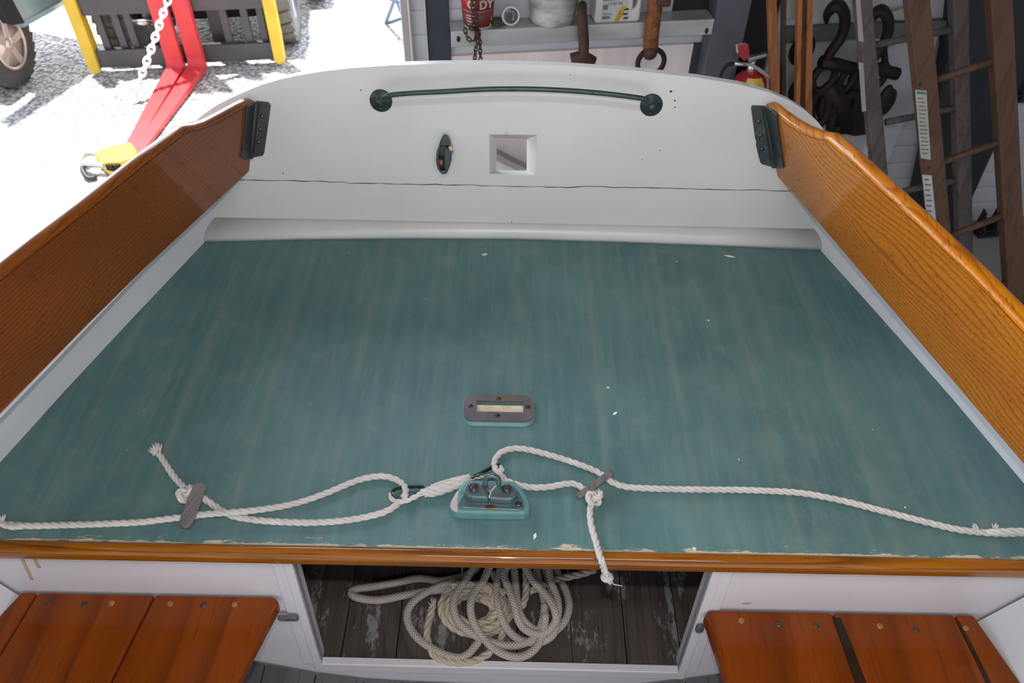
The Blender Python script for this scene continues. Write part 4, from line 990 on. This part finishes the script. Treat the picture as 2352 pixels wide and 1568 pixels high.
# ear plug dispenser style yellow ring object, jar lid on its side, clear saucer
c_ = W(1122, 41, .075); yr = thing('yellow_fitting', 'small yellow plastic fitting with a hole, leaning against the red-labelled tub', 'fitting', V((c_.x, c_.y, rz)))
g = MB(); g.torus(c_, .0095, .0045, FACE, 20, 8); g.tube([c_-V((0, 0, .010)), V((c_.x+.006, c_.y, rz+.002))], .007, 8); g.build('body', M['yellowpl'], yr)
c_ = on_shelf(1142, .05); g = MB(); g.lathe([(0, 0), (.028, 0), (.034, .008), (.033, .012), (.026, .005), (0, .004)], c_+V((0, 0, .001)), seg=28)
tag(g.build('saucer', M['glass'], base=c_), 'small dark glass saucer between the tub and the round ring', 'dish')
c_ = on_shelf(1173, .035)+V((0, 0, .033)); rg = thing('ring_gauge', 'round white-rimmed dark disc standing on edge on the shelf rail', 'ring', c_-V((0, 0, .033)))
g = MB(); g.torus(c_, .030, .0045, FACE+V((0, 0, .25)), 36, 10); g.build('rim', M['whiteplastic'], rg)
g = MB(); g.lathe([(0, .002), (.022, .003), (.029, 0), (.029, -.012), (0, -.012)], c_, FACE+V((0, 0, .25)), 30); g.build('disc', M['glass'], rg)
# white bucket
c_ = on_shelf(1268, .065); bk = thing('bucket', 'paint-smeared white bucket in the middle of the shelf rail', 'bucket', c_)
g = MB(); g.lathe([(0, 0), (.078, 0), (.084, .006), (.104, .19), (.110, .19), (.110, .20), (.098, .20), (.080, .01), (0, .01)], c_, seg=44); g.build('body', M['bucket'], bk)
# oil jug
c_ = on_shelf(1408, .055); jug = thing('oil_jug', 'white plastic oil jug with blue band and yellow stripe on its label', 'jug', c_)
Rz = Matrix.Rotation(WY, 3, 'Z')
def jb(x, y, z): return c_+Rz @ V((x, y, z))
pr_ = [(-.083, 0), (.083, 0), (.088, .01), (.088, .20), (.06, .235), (-.04, .235), (-.083, .20), (-.086, .01)]
hl = [(.056, .045), (.072, .055), (.072, .17), (.056, .18)]
g = MB(); g.holed([jb(x, -.045, z) for x, z in pr_], [jb(x, -.045, z) for x, z in hl], Rz @ V((0, .09, 0))); g.build('body', M['whiteplastic'], jug, bevel=.008, segs=3)
def lab(x0, x1, z0, z1, mat, off=.0456, name='label', sk=0):
    g = MB(); g.prism([jb(x0, -off, z0), jb(x1, -off, z0), jb(x1+sk, -off, z1), jb(x0+sk, -off, z1)], Rz @ V((0, .0006, 0))); return g.build(name, mat, jug)
lab(-.062, .040, .008, .20, M['paperw']); lab(-.062, .040, .083, .100, M['blueink'], .0462, 'blue_band'); lab(-.062, .040, .125, .16, M['blueink'], .0462, 'blue_band')
lab(-.014, .006, .004, .060, M['yellowink'], .0462, 'yellow_stripe', .026)
text_mesh('15W-40', .017, jb(-.014, -.0464, .071), M['greyink'], jug, Rz @ V((0, -1, 0)))
for x0, z0 in ((.020, .045), (.018, .028), (.022, .013)): lab(x0, x0+.018, z0, z0+.007, M['blackink'], .0462, 'print_mark', .004)
lab(-.058, -.040, .050, .068, M['greyink'], .0462, 'print_mark'); lab(-.058, -.028, .016, .026, M['greyink'], .0462, 'print_mark'); lab(-.058, -.022, .032, .035, M['greyink'], .0462, 'print_mark')
# chain hanging over the rail
def links(mb, path, L_=.022, r=.0026, wd=.55):
    P_ = resample(path, L_*.72); n_ = len(P_)
    for i in range(n_-1):
        c = (P_[i]+P_[i+1])/2; d = (P_[i+1]-P_[i]).normalized()
        up = d.orthogonal().normalized(); up = Matrix.Rotation(PI/2*(i % 2)+.35, 3, d) @ up; sd = d.cross(up)
        mb.tube([c+d*math.cos(2*PI*k/14)*L_/2+up*math.sin(2*PI*k/14)*L_*wd/2 for k in range(14)], r, 6, True)
ch = thing('chain', 'dark rusty chain hanging doubled over the left end of the shelf rail', 'chain', W(1095, 90, .12))
g = MB()
links(g, spline([W(1082, -30, .13), W(1086, 20, .13), W(1088, 60, .13), W(1100, 85, .13), W(1092, 115, .13), W(1090, 160, .13)], .004))
links(g, spline([W(1098, -30, .135), W(1094, 20, .135), W(1096, 60, .135), W(1102, 90, .135), W(1103, 120, .135), W(1105, 160, .135)], .004))
links(g, spline([W(1068, 66, .125), W(1072, 84, .135), W(1086, 96, .14), W(1096, 76, .14), W(1084, 64, .135), W(1074, 70, .13)], .004))
links(g, spline([W(1078, 60, .145), W(1090, 72, .15), W(1100, 68, .145), W(1092, 90, .15)], .004))
g.build('links', M['rust'], ch)
# hook hanging edge-on, and rusty shackle with a ring
hk = thing('hanging_hook', 'brown iron hook hanging edge-on over the shelf rail between bucket and jug', 'hook', W(1340, 60, .12))
g = MB(); path = spline([W(1338, 28, .04), W(1338, 14, .06), W(1338, 14, .10), W(1337, 35, .135), W(1339, 70, .14), W(1341, 105, .14), W(1338, 150, .14)], .006)
g.tube(path, [.012+.008*min(1, i/len(path)*2.2) for i in range(len(path))], 12); g.build('shank', M['rust'], hk)
g = MB(); g.tube([W(1312, 136, .14), W(1340, 128, .14), W(1362, 142, .14)], .022, 10); g.build('eye', M['rust'], hk)
sh = thing('shackle', 'orange-rusted shackle with a steel ring hanging near the right of the shelf rail', 'shackle', W(1495, 60, .12))
g = MB(); path = spline([W(1506, -30, .12), W(1504, 10, .125), W(1500, 45, .13), W(1496, 80, .13), W(1494, 112, .13)], .006); g.tube(path, .026, 12, flat=(1.1, .7))
g.build('shank', M['rustor'], sh)
g = MB(); c_ = W(1494, 122, .14); g.lathe([(0, .016), (.020, .014), (.028, 0), (.022, -.018), (0, -.02)], c_, FACE, 20); g.build('bolt_head', M['rust'], sh)
g = MB(); c_ = W(1495, 143, .125); g.torus(c_, .052, .010, FACE, 32, 10, 1.0); g.build('ring', M['blackiron'], sh)
g = MB(); g.box(W(1525, -8, .13), (.05, .05, .06)); g.build('pin_nut', M['rust'], sh, bevel=.008)
# fire extinguisher
c_ = W(1704, 240, .16); c_.z = W(1704, 162, .16).z
ex_ = thing('fire_extinguisher', 'red fire extinguisher with silver lever handles and yellow label at the grey column', 'fire extinguisher', V((c_.x, c_.y, c_.z-.4)))
g = MB(); g.lathe([(0, -.42), (.060, -.42), (.066, -.41), (.066, -.055), (.060, -.030), (.040, -.008), (.020, 0), (.018, .012), (0, .012)], c_+V((.012, 0, -.005)), seg=36); g.build('cylinder', M['extred'], ex_)
g = MB(); L_ = []
cy = c_+V((.012, 0, -.005)); arc = [Matrix.Rotation(a, 3, 'Z') @ FACE for a in [-.75+1.35*k/12 for k in range(13)]]
for z_, r_ in ((-.30, .0665), (-.055, .0665), (-.030, .0608), (-.010, .042)):
    L_ += [cy+d_*r_+V((0, 0, z_)) for d_ in arc]
g.add(L_, [(i*13+k, i*13+k+1, (i+1)*13+k+1, (i+1)*13+k) for i in range(3) for k in range(12)], True); g.build('label', M['yellowpl'], ex_)
g = MB(); g.lathe([(0, -.002), (.016, 0), (.016, .022), (.012, .028), (.012, .045), (0, .047)], cy+V((-.012, -.01, .004)), seg=20); g.tube([cy+V((-.012, -.01, .032)), W(1686, 146, .19)], .008, 10); g.build('valve', M['steel'], ex_)
p0 = cy+V((-.004, -.01, .045))
g = MB(); p1 = W(1765, 128, .19); p2 = W(1720, 139, .19); g.prism([p2+V((0, 0, .008)), p1+V((-.01, 0, .008)), p1, p1+V((-.016, 0, -.008)), p2-V((0, 0, .006))], WN*.02); g.build('carry_handle', M['steel'], ex_, bevel=.002)
g = MB(); p1 = W(1770, 178, .20); p2 = W(1724, 148, .19); g.prism([p2+V((0, 0, .007)), p1+V((0, 0, .007)), p1-V((0.004, 0, .007)), p2-V((0, 0, .006))], WN*.022); g.build('lever', M['steel'], ex_, bevel=.002)
g = MB(); g.prism([W(*q, .20) for q in ((1694, 104), (1718, 100), (1722, 126), (1710, 140), (1697, 128))], WN*.002); g.build('tag', M['tagred'], ex_)
g = MB(); g.prism([W(*q, .197) for q in ((1690, 103), (1712, 99), (1714, 120), (1692, 122))], WN*.002); g.build('paper_tag', M['paperw'], ex_)
g = MB(); g.tube(spline([W(1686, 146, .19), W(1670, 150, .19), W(1655, 175, .19), W(1652, 230, .19)], .01), .007, 8); g.build('hose', M['black'], ex_)
# leaning orange boards
def leanboard(name, xt0, xt1, xb0, xb1, yb, off_t, off_b, th, mat, label, side=None):
    a, b = W(xt0, -40, off_t), W(xt1, -40, off_t); c, d = W(xb1, yb, off_b), W(xb0, yb, off_b)
    ext = lambda p, q: p+(q-p)*((GZ+.03-p.z)/(q.z-p.z))
    c2, d2 = ext(b, c), ext(a, d)
    up1, up2 = a+(a-d)*1.0, b+(b-c)*1.0
    P_ = [up1, up2, c2, d2]; g = MB(); g.prism(P_, WN*th)
    o = g.build(name, mat, base=(c2+d2)/2, bevel=.002); tag(o, label, 'board'); return o
leanboard('wooden_board', 1765, 1783, 1772, 1791, 205, .20, .22, .03, M['board'], 'narrow orange-brown board leaning right of the fire extinguisher')
leanboard('wooden_board', 1800, 1806, 1797, 1806, 210, .12, .12, .03, M['lad2'], 'thin dark brown batten between the two orange boards')
bd = thing('wooden_channel', 'orange-brown folded wooden channel with dark middle, leaning right of the narrow board', 'board', (W(1848, 100, .2).x, W(1848, 100, .2).y, GZ))
for x0, x1, x2, x3, of, mt in ((1835, 1845, 1829, 1838, .21, M['board']), (1845, 1858, 1838, 1851, .185, M['lad2']), (1857, 1868, 1851, 1866, .21, M['board'])):
    a, b = W(x0, -40, of), W(x1, -40, of); c, d = W(x3, 250, of), W(x2, 250, of)
    f_ = lambda p, q: p+(q-p)*((GZ+.03-p.z)/(q.z-p.z))
    g = MB(); g.prism([a+(a-d)*.8, b+(b-c)*.8, f_(b, c), f_(a, d)], WN*.03); g.build('slat', mt, bd, bevel=.002)
# rigging hooks on the second rail
def rig(px, py, lab_, variant):
    t = thing('rigging_hook', lab_, 'hook', W(px, 90, .14)); o_ = .15
    q = lambda x, y, o=o_: W(px+x, py+y, o)
    g = MB()
    path = spline([q(-23, 45, .10), q(-20, 22, .12), q(0, 4, .14), q(16, 20), q(18, 50), q(8, 80), q(-12, 108), q(-22, 125)], .006)
    n_ = len(path); g.tube(path, [.006+.024*min(1, i/n_*4)*(1-.3*i/n_) for i in range(n_)], 12, flat=(1.15, .8)); g.build('hook', M['blackiron'], t)
    g = MB(); g.tube([q(-36, 134), q(0, 140), q(38, 150)], .026, 10); g.ball(q(38, 150), .016); g.build('pin', M['blackiron'], t)
    g = MB()
    if variant == 0:
        g.torus(q(-30, 170), .055, .015, FACE, 24, 10, .8); g.torus(q(24, 175), .045, .014, FACE, 24, 10, .6)
        g.build('shackle', M['blackiron'], t)
        g = MB()
        for x, y, L1 in ((-40, 240, .075), (-15, 225, .07), (15, 250, .085)):
            g.torus(q(x, y), L1, .020, FACE+V((.3*x/40, 0, 0)), 26, 10, .45)
        g.tube([q(-20, 190), q(10, 230), q(20, 290)], [.03, .04, .03], 10)
        g.build('chain_link', M['blackiron'], t)
    else:
        g.tube(spline([q(8, 90), q(12, 130), q(18, 145), q(6, 160)], .01), .013, 10); g.torus(q(-5, 155), .05, .014, FACE, 24, 10, .6); g.build('shackle', M['blackiron'], t)
        g = MB(); g.prism([q(-60, 165), q(-40, 160), q(-28, 110), q(-10, 130), q(-20, 290), q(-60, 296), q(-82, 290), q(-68, 200)], WN*.06); g.build('block_cheek', M['blackiron'], t, bevel=.015)
        g = MB(); g.ball(q(10, 210), .06, (.45, .4, 1.15)); g.torus(q(12, 215), .05, .014, FACE, 24, 8, .5); g.build('chain_link', M['blackiron'], t)
    return t
rig(1922, 8, 'black iron hook with chain links, left of the two on the rear rail', 0)
rig(2022, 20, 'big black iron hook holding a bell-shaped block, half hidden behind the grey ladder rail', 1)
c_ = W(1842, 90, .05); g = MB(); g.torus(W(1842, 115, .08), .05, .014, FACE, 28, 10, .75); g.torus(W(1840, 205, .08), .05, .014, FACE, 28, 10, .75)
tag(g.build('iron_rings', M['blackiron'], base=W(1842, 150, .08)), 'two dark iron rings hanging behind the orange wooden channel', 'rings')
# plastic film scraps draped over the rear rail
for pts, lb in (([(2045, 30), (2110, 12), (2108, 48), (2060, 48), (2042, 44)], 'crumpled clear plastic wrap on the rear rail between the ladders'), ([(1812, -10), (1840, -10), (1832, 46), (1808, 46)], 'crumpled plastic wrap on the rear rail behind the orange channel')):
    g = MB(); P_ = [W(*q, .07) for q in pts]; g.prism(P_, WN*.02); o = g.build('plastic_wrap', M['paper'], base=P_[0], bevel=.006); tag(o, lb, 'plastic wrap')

# ================================================================ ladders
def ladder(label, Lr, Rr, rungs, P0, tilt, matL, matR, wpx, thick=.05):
    t_ = math.radians(tilt); n = V((0, math.cos(t_), -math.sin(t_)))
    f = lambda x, y, o=0: U(x, y, V(P0)-n*o, n)
    a0, a1 = f(*Lr[0]), f(*Lr[1]); b0, b1 = f(*Rr[0]), f(*Rr[1])
    gr = lambda p, q: p+(q-p)*((GZ+.035-p.z)/(q.z-p.z))
    ag, bgd = gr(a0, a1), gr(b0, b1)
    t = thing('ladder', label, 'ladder', (ag+bgd)/2)
    for p0, p1, mt, s_ in ((a0, ag, matL, -1), (b0, bgd, matR, 1)):
        up = p0+(p0-p1).normalized()*.7; d = (p1-up).normalized(); sd = d.cross(n).normalized()
        if sd.x < 0: sd = -sd
        g = MB(); w_ = wpx/2
        g.prism([up-sd*w_, up+sd*w_, p1+sd*w_, p1-sd*w_], n*thick); g.build('rail', mt, t, bevel=.004)
    # rungs continue at the same spacing past the measured ones
    ends = [(f(*q[0], -.02), f(*q[1], -.02)) for q in rungs]
    step = (ends[-1][0]-ends[0][0])/(len(ends)-1)
    k = 0
    L0, R0_ = ends[0]
    sr = (ends[-1][1]-ends[0][1])/(len(ends)-1)
    for i in range(-2, 8):
        p, q = L0+step*i, R0_+sr*i
        if min(p.z, q.z) < GZ+.15: break
        g = MB(); ex2 = (q-p).normalized()*.012; g.tube([p-ex2, q+ex2], .0125, 10); g.build('rung', matL if matL is not M['lad1'] else M['lad1'], t)
    return t, f, n
ladA, fA, nA = ladder('grey weathered wooden ladder with white paint smears, standing behind the brown one', ((1986, 0), (2024, 400)), ((2208, 0), (2222, 640)), [((2010, 103), (2196, 66)), ((2018, 278), (2200, 243)), ((2070, 440), (2205, 412))], (1.5, 2.78, 0), 15, M['lad1'], M['lad1'], .052)
ladB, fB, nB = ladder('brown wooden ladder with paper stickers on its left rail, nearest at the right', ((2112, 0), (2160, 500)), ((2302, 0), (2336, 640)), [((2140, 187), (2308, 130)), ((2160, 372), (2316, 312)), ((2172, 545), (2322, 488))], (1.5, 2.6, 0), 15, M['lad2'], M['lad2'], .068)
def sticker(parent, f, pts, mat, name='sticker', o=.0012):
    g = MB(); g.prism([f(*q, o) for q in pts], nB*.001); return g.build(name, mat, parent)
sticker(ladB, fB, [(2102, 206), (2128, 208), (2138, 367), (2115, 363)], M['paper']); sticker(ladB, fB, [(2106, 209), (2126, 211), (2127, 218), (2106, 216)], M['greenink'], 'sticker_print', .0016)
sticker(ladB, fB, [(2118, 401), (2140, 403), (2151, 516), (2130, 512)], M['paperw'])
rn = random.Random(4)
for k in range(15):
    y = 224+k*9; x = 2108+k*.62; sticker(ladB, fB, [(x, y), (x+12+rn.random()*7, y+1), (x+12+rn.random()*7, y+4), (x, y+3)], M['greyink'], 'sticker_print', .0016)
for k in range(8):
    y = 410+k*12; x = 2123+k*.9; sticker(ladB, fB, [(x, y), (x+8+rn.random()*7, y+1), (x+8+rn.random()*7, y+5), (x, y+4)], M['greyink'], 'sticker_print', .0016)
for pts in ([(1966, 0), (1976, 0), (1984, 96), (1972, 94)], [(1972, 142), (1983, 145), (1990, 255), (1980, 257)], [(1984, 335), (1993, 338), (1995, 395), (1988, 390)]): sticker(ladA, fA, pts, M['jamb'], 'paint_smear')
for q in ((2113, 194), (2132, 386)):
    g = MB(); g.ball(fB(*q, .001), .006, (1, .3, 1)); g.build('rivet', M['dark'], ladB)

# ================================================================ the yard: forklift
FY = math.radians(9); FD = V((math.cos(FY), math.sin(FY), 0)); FN = V((-math.sin(FY), math.cos(FY), 0)); FP0 = V((-2.15, 4.85, 0))
def Fk(px, py, off=0.0): return U(px, py, FP0-FN*off, FN)
fk = thing('forklift', 'forklift with red forks, black carriage and yellow side guards parked on the gravel', 'forklift', (-2.1, 5.6, GZ))
def fbar(x0, x1, z0, z1, d0, d1, name, mat, bevel=.004):
    """bar across the carriage; x along FD from FP0, depth d along FN"""
    g = MB(); A_ = [FP0+FD*x+FN*d+V((0, 0, z)) for x, d, z in ((x0, d0, z0), (x1, d0, z0), (x1, d0, z1), (x0, d0, z1))]
    g.prism(A_, FN*(d1-d0)); return g.build(name, mat, fk, bevel=bevel)
xl = (Fk(180, 60)-FP0).dot(FD); xr = (Fk(625, 60)-FP0).dot(FD)
fbar(xl, xr, -1.025, -.90, 0, .05, 'carriage_bar', M['forkdark']); fbar(xl, xr, -1.357, -1.245, 0, .05, 'carriage_bar', M['forkdark'])
for x_ in (Fk(232, 80), Fk(272, 80), Fk(300, 80), Fk(520, 80), Fk(568, 80), Fk(605, 80)):
    x0 = (x_-FP0).dot(FD); fbar(x0-.022, x0+.022, -1.25, -.5, .03, .07, 'carriage_upright', M['forkdark'])
for x_ in (Fk(345, 80), Fk(495, 80)):
    x0 = (x_-FP0).dot(FD); fbar(x0-.05, x0+.05, -1.33, .6, .12, .22, 'mast_rail', M['forkdark'])
fbar(xl, xr, -.90, -.80, 0, .05, 'carriage_bar', M['forkdark'])
for px in (183, 628):
    x0 = (Fk(px, 60)-FP0).dot(FD); g = MB()
    P_ = [FP0+FD*(x0+dx)-FN*.03+V((0, 0, z)) for dx, z in ((-.036, -1.36), (-.012, -1.385), (.030, -1.37), (.036, -1.2), (.036, -.3), (-.036, -.3))]
    g.prism(P_, FN*.10); g.build('side_guard', M['yellow'], fk, bevel=.006)
# forks
for k, (hl_, hr_, tp) in enumerate((((376, 172), (417, 171), 0), ((425, 172), (466, 170), 1))):
    a, b = pz(*hl_, GZ+.05), pz(*hr_, GZ+.05); w_ = (b-a).length; c0 = (a+b)/2
    x0 = (c0-FP0).dot(FD)
    fr = FP0+FD*x0-FN*.05
    g = MB(); hw = w_/2*.96
    blade_dir = (pz(288+22*k, 352, GZ+.03)-V((fr.x, fr.y, GZ+.03))); blade_dir.z = 0; Lb = blade_dir.length+.1; bd_ = blade_dir.normalized(); sd = V((-bd_.y, bd_.x, 0))
    if sd.x < 0: sd = -sd
    # shank
    pts = []
    s0 = V((fr.x, fr.y, 0))
    R_ = .045
    prof = [(0, .5), (0, GZ+.055+R_)]+[(R_-R_*math.cos(a_), GZ+.055+R_-R_*math.sin(a_)) for a_ in (PI/8, PI/4, 3*PI/8, PI/2)]+[(Lb, GZ+.022)]
    prof2 = [(-.045, .5), (-.045, GZ+.05)]+[(-.045+.05*(1-math.cos(a_)), GZ+.05-.04*math.sin(a_)) for a_ in (PI/8, PI/4, 3*PI/8, PI/2)]+[(Lb, GZ+.008)]
    n = len(prof); vs = []
    for s_ in (-1, 1):
        for P__ in (prof, prof2):
            for t_, z in P__:
                tap = 1 if t_ < Lb*.8 else .55
                vs.append(s0+bd_*t_+sd*s_*hw*tap+V((0, 0, z)))
    fs = []
    for i in range(n-1):
        fs += [(i, i+1, 2*n+i+1, 2*n+i), (n+i, n+i+1, 3*n+i+1, 3*n+i), (i, i+1, n+i+1, n+i), (2*n+i, 2*n+i+1, 3*n+i+1, 3*n+i)]
    fs += [(0, n, 3*n, 2*n), (n-1, 2*n-1, 4*n-1, 3*n-1)]
    g.add(vs, fs); g.build('fork', M['red'], fk, bevel=.004)
def ftyre(parent, c, ax, R_, w_, mt, mrim, blocks=22, spokes=0, face=1):
    ax = V(ax).normalized()
    g = MB(); g.lathe([(R_*.55, -w_/2), (R_*.88, -w_/2), (R_*.95, -w_*.46), (R_*.965, -w_*.3), (R_*.965, w_*.3), (R_*.95, w_*.46), (R_*.88, w_/2), (R_*.55, w_/2), (R_*.55, -w_/2)], c, ax, 48)
    q = V((0, 0, 1)).rotation_difference(ax)
    for i in range(blocks):
        for s_ in (-1, 0, 1) if spokes else (-1, 1):
            a = 2*PI*(i+(.5 if s_ == 1 else 0))/blocks
            rot = (q.to_matrix() @ Matrix.Rotation(a, 3, 'Z') @ Matrix.Rotation(.25*s_, 3, 'X'))
            g.box(V(c)+q @ (Matrix.Rotation(a, 3, 'Z') @ V((R_*.965, 0, s_*w_*(.33 if spokes else .26)))), (R_*.075, 2*PI*R_/blocks*.76, w_*(.26 if spokes else .46)), rot)
    ty = g.build('tyre', mt, parent)
    return ty, q
for sx_, px in ((1, 660), (-1, 285)):
    x0 = 0.60 if sx_ > 0 else -.42
    c = FP0+FD*x0+FN*.42+V((0, 0, GZ+.30)); t, q = ftyre(fk, c, FD, .30, .21, M['rubberf'], None)
    g = MB(); g.lathe([(.168, .09), (.160, .10), (.150, .06), (.145, .02), (.06, .0), (.05, .05), (0, .05)], c, FD*sx_, 32); g.build('wheel_rim', M['rimgrey'], fk)
g = MB(); g.prism([FP0+FD*x+FN*.30+V((0, 0, z)) for x, z in ((-.30, -1.2), (.46, -1.2), (.46, -.2), (-.30, -.2))], FN*1.3); g.build('body', M['black'], fk, bevel=.02)
g = MB(); g.prism([FP0+FD*x+FN*.62+V((0, 0, z)) for x, z in ((-.5, -.95), (.62, -.95), (.62, -.1), (-.5, -.1))], FN*1.1); g.build('cowl', M['yellow'], fk, bevel=.03)
g = MB(); g.tube([Fk(296, 53, -.08), Fk(352, 50, -.08)], .02, 10); g.build('cylinder_rod', M['steel'], fk)
g = MB(); g.box(Fk(350, 52, -.09)+FD*.06, (.16, .05, .045)); g.build('tilt_cylinder', M['dark'], fk, bevel=.008)
# white chain hanging down to the gravel
a, b = Fk(387, -5, .16), pz(300, 238, GZ+.01)
cht = thing('chain', 'white plastic chain hanging in front of the red forks down to the gravel', 'chain', b)
g = MB(); up_ = a+(a-b).normalized()*.6
links(g, spline([up_, a, a.lerp(b, .5)+V((0, 0, -.01)), b], .01), .052, .0085, .62)
g.build('links', M['chainw'], cht)
# yellow hook attachment at the fork tips
hk2 = thing('fork_hook', 'yellow steel lifting hook sleeve pushed onto the fork tips, with a shackle', 'hook attachment', pz(270, 378, GZ))
zt2 = GZ+.10
g = MB()
top_ = [pz(*q, zt2) for q in ((214, 350), (238, 338), (300, 326), (313, 345), (300, 362), (272, 371), (240, 372))]
g.prism(top_, (0, 0, -.085)); g.build('sleeve', M['yellow'], hk2, bevel=.006)
for q0, q1 in (((241, 375), (258, 378)), ((260, 378), (277, 375))):
    a = pz(*q0, zt2-.015); b = pz(*q1, zt2-.015)
    a.y -= .012; b.y -= .012; a.x += .004; b.x += -.0; g = MB(); g.prism([a, b, b-V((0, 0, .035)), a-V((0, 0, .035))], (0, .03, 0)); g.build('slot', M['black'], hk2)
g = MB(); c_ = pz(205, 366, GZ+.06); g.tube(spline([c_+V(p) for p in ((.13, .05, 0), (.03, .05, .01), (-.035, .03, .01), (-.04, -.03, 0), (.02, -.05, 0), (.10, -.05, 0))], .01), .016, 10); g.build('shackle', M['steel'], hk2)
g = MB(); g.tube(spline([c_+V(p) for p in ((-.02, -.02, -.01), (-.01, -.08, -.02), (.03, -.12, -.04), (.06, -.10, -.045))], .01), .014, 10); g.build('hook', M['dark'], hk2)

# ---- car (only its front wheel and lower body are in the picture)
A0, B0_ = pz(55, 52, -1.02), pz(150, 0, -1.02); cdir = (B0_-A0); cdir.z = 0; cdir.normalize()
cn = V((cdir.y, -cdir.x, 0))          # points out of the visible side
if cn.x < 0: cn = -cn
wc = pz(45, 205, GZ); 
car = thing('car', 'pale blue-grey off-road vehicle with alloy wheel and muddy tyre at the left edge', 'car', wc)
RW = .255
wcen = U(24, 100, (0, 0, GZ+RW), (0, 0, 1)); cax = V((math.cos(.03), -math.sin(.03), 0))
wcen = wcen-cax*.085
ty, q = ftyre(car, wcen, cax, RW, .17, M['rubber'], None, 26, 1)
g = MB(); g.torus(wcen+cax*.082, .146, .010, cax, 40, 10); g.lathe([(.148, .075), (.14, .02), (.0, .01)], wcen, cax, 32); g.lathe([(0, .09), (.034, .085), (.042, .07)], wcen, cax, 24)
rim = g.build('wheel_rim', M['rim'], car)
for k in range(5):
    a = 2*PI*k/5+.3; e1 = q @ V((math.cos(a), math.sin(a), 0)); e2 = q @ V((-math.sin(a), math.cos(a), 0)); g = MB()
    g.prism([wcen+cax*.08+e1*.02-e2*.020, wcen+cax*.08+e1*.148-e2*.026, wcen+cax*.08+e1*.148+e2*.026, wcen+cax*.08+e1*.02+e2*.020], -cax*.025); g.build('spoke', M['rim'], rim, bevel=.004)
# body side: wheel arch plus sill
bo = A0.copy(); bo.z = 0; zs_ = A0.z
def cb(x, z, o=0): return bo+cdir*x+cn*o+V((0, 0, z))
g = MB(); g.prism([cb(x, z) for x, z in ((0, zs_), (.62, zs_), (.62, -.3), (-.42, -.3), (-.42, -.66), (-.30, -.66), (-.16, -.72), (-.06, -.88))], -cn*.06); g.build('body_side', M['carblue'], car, bevel=.008)
g = MB(); g.prism([cb(0, zs_-.035, -.02), cb(.62, zs_-.035, -.02), cb(.62, zs_+.01, .012), cb(0, zs_+.01, .012)], -cn*.08); g.build('sill', M['carblue'], car, bevel=.006)
g = MB(); g.prism([cb(-.05, -.9, -.09), cb(.62, -.9, -.09), cb(.62, -.3, -.09), cb(-.05, -.3, -.09)], -cn*.9); g.build('underbody', M['black'], car)
g = MB(); g.prism([cb(-.02, zs_+.01, .03), cb(-.10, zs_+.03, .03), cb(-.17, -.74, .04), cb(-.06, -.72, .04)], -cn*.08); g.build('mud_flap', M['black'], car)
# blue tubular stand and a far tyre
bs = thing('folding_stand', 'blue tubular metal stand on the gravel beside the door jamb', 'stand', pz(887, 52, GZ))
g = MB(); p0, p1, p2 = pz(886, 52, GZ+.012), pz(925, 40, GZ+.012), pz(908, -5, GZ+.30); g.tube([p0, p1], .011, 8); g.tube([p0, p2, p2+(p2-p0)*.6], .013, 8); g.tube([pz(896, -2, GZ+.25), pz(935, 10, GZ+.25)], .010, 8); g.tube([p1, p2], .011, 8); g.build('frame', M['bluesteel'], bs)
c = pz(722, 2, GZ); t2 = thing('loose_tyre', 'dark tyre standing behind the forklift at the top edge', 'tyre', c)
ftyre(t2, c+V((0, .12, .25)), FD, .25, .16, M['rubber'], None)
for nm, grp in (('rigging_hook', 'big iron hooks on the rear rail'), ('shelf_rail', 'steel channel rails on the far wall'), ('steel_column', 'steel columns of the shed'), ('dark_panel_or_gap', 'dark wall panels'), ('paint_chip', 'paint chips on the deck'), ('ladder', 'wooden ladders leaning at the right'), ('wall_bracket', 'steel wall brackets'), ('plastic_wrap', 'plastic wrap scraps'), ('wooden_board', 'boards leaning on the far wall'), ('rope_coil', 'ropes in the locker')):
    for o in bpy.data.objects:
        if o.parent is None and o.name.split('.')[0] == nm: o['group'] = grp
bpy.context.view_layer.update()
for o in bpy.data.objects:
    if '_b' in o: del o['_b']
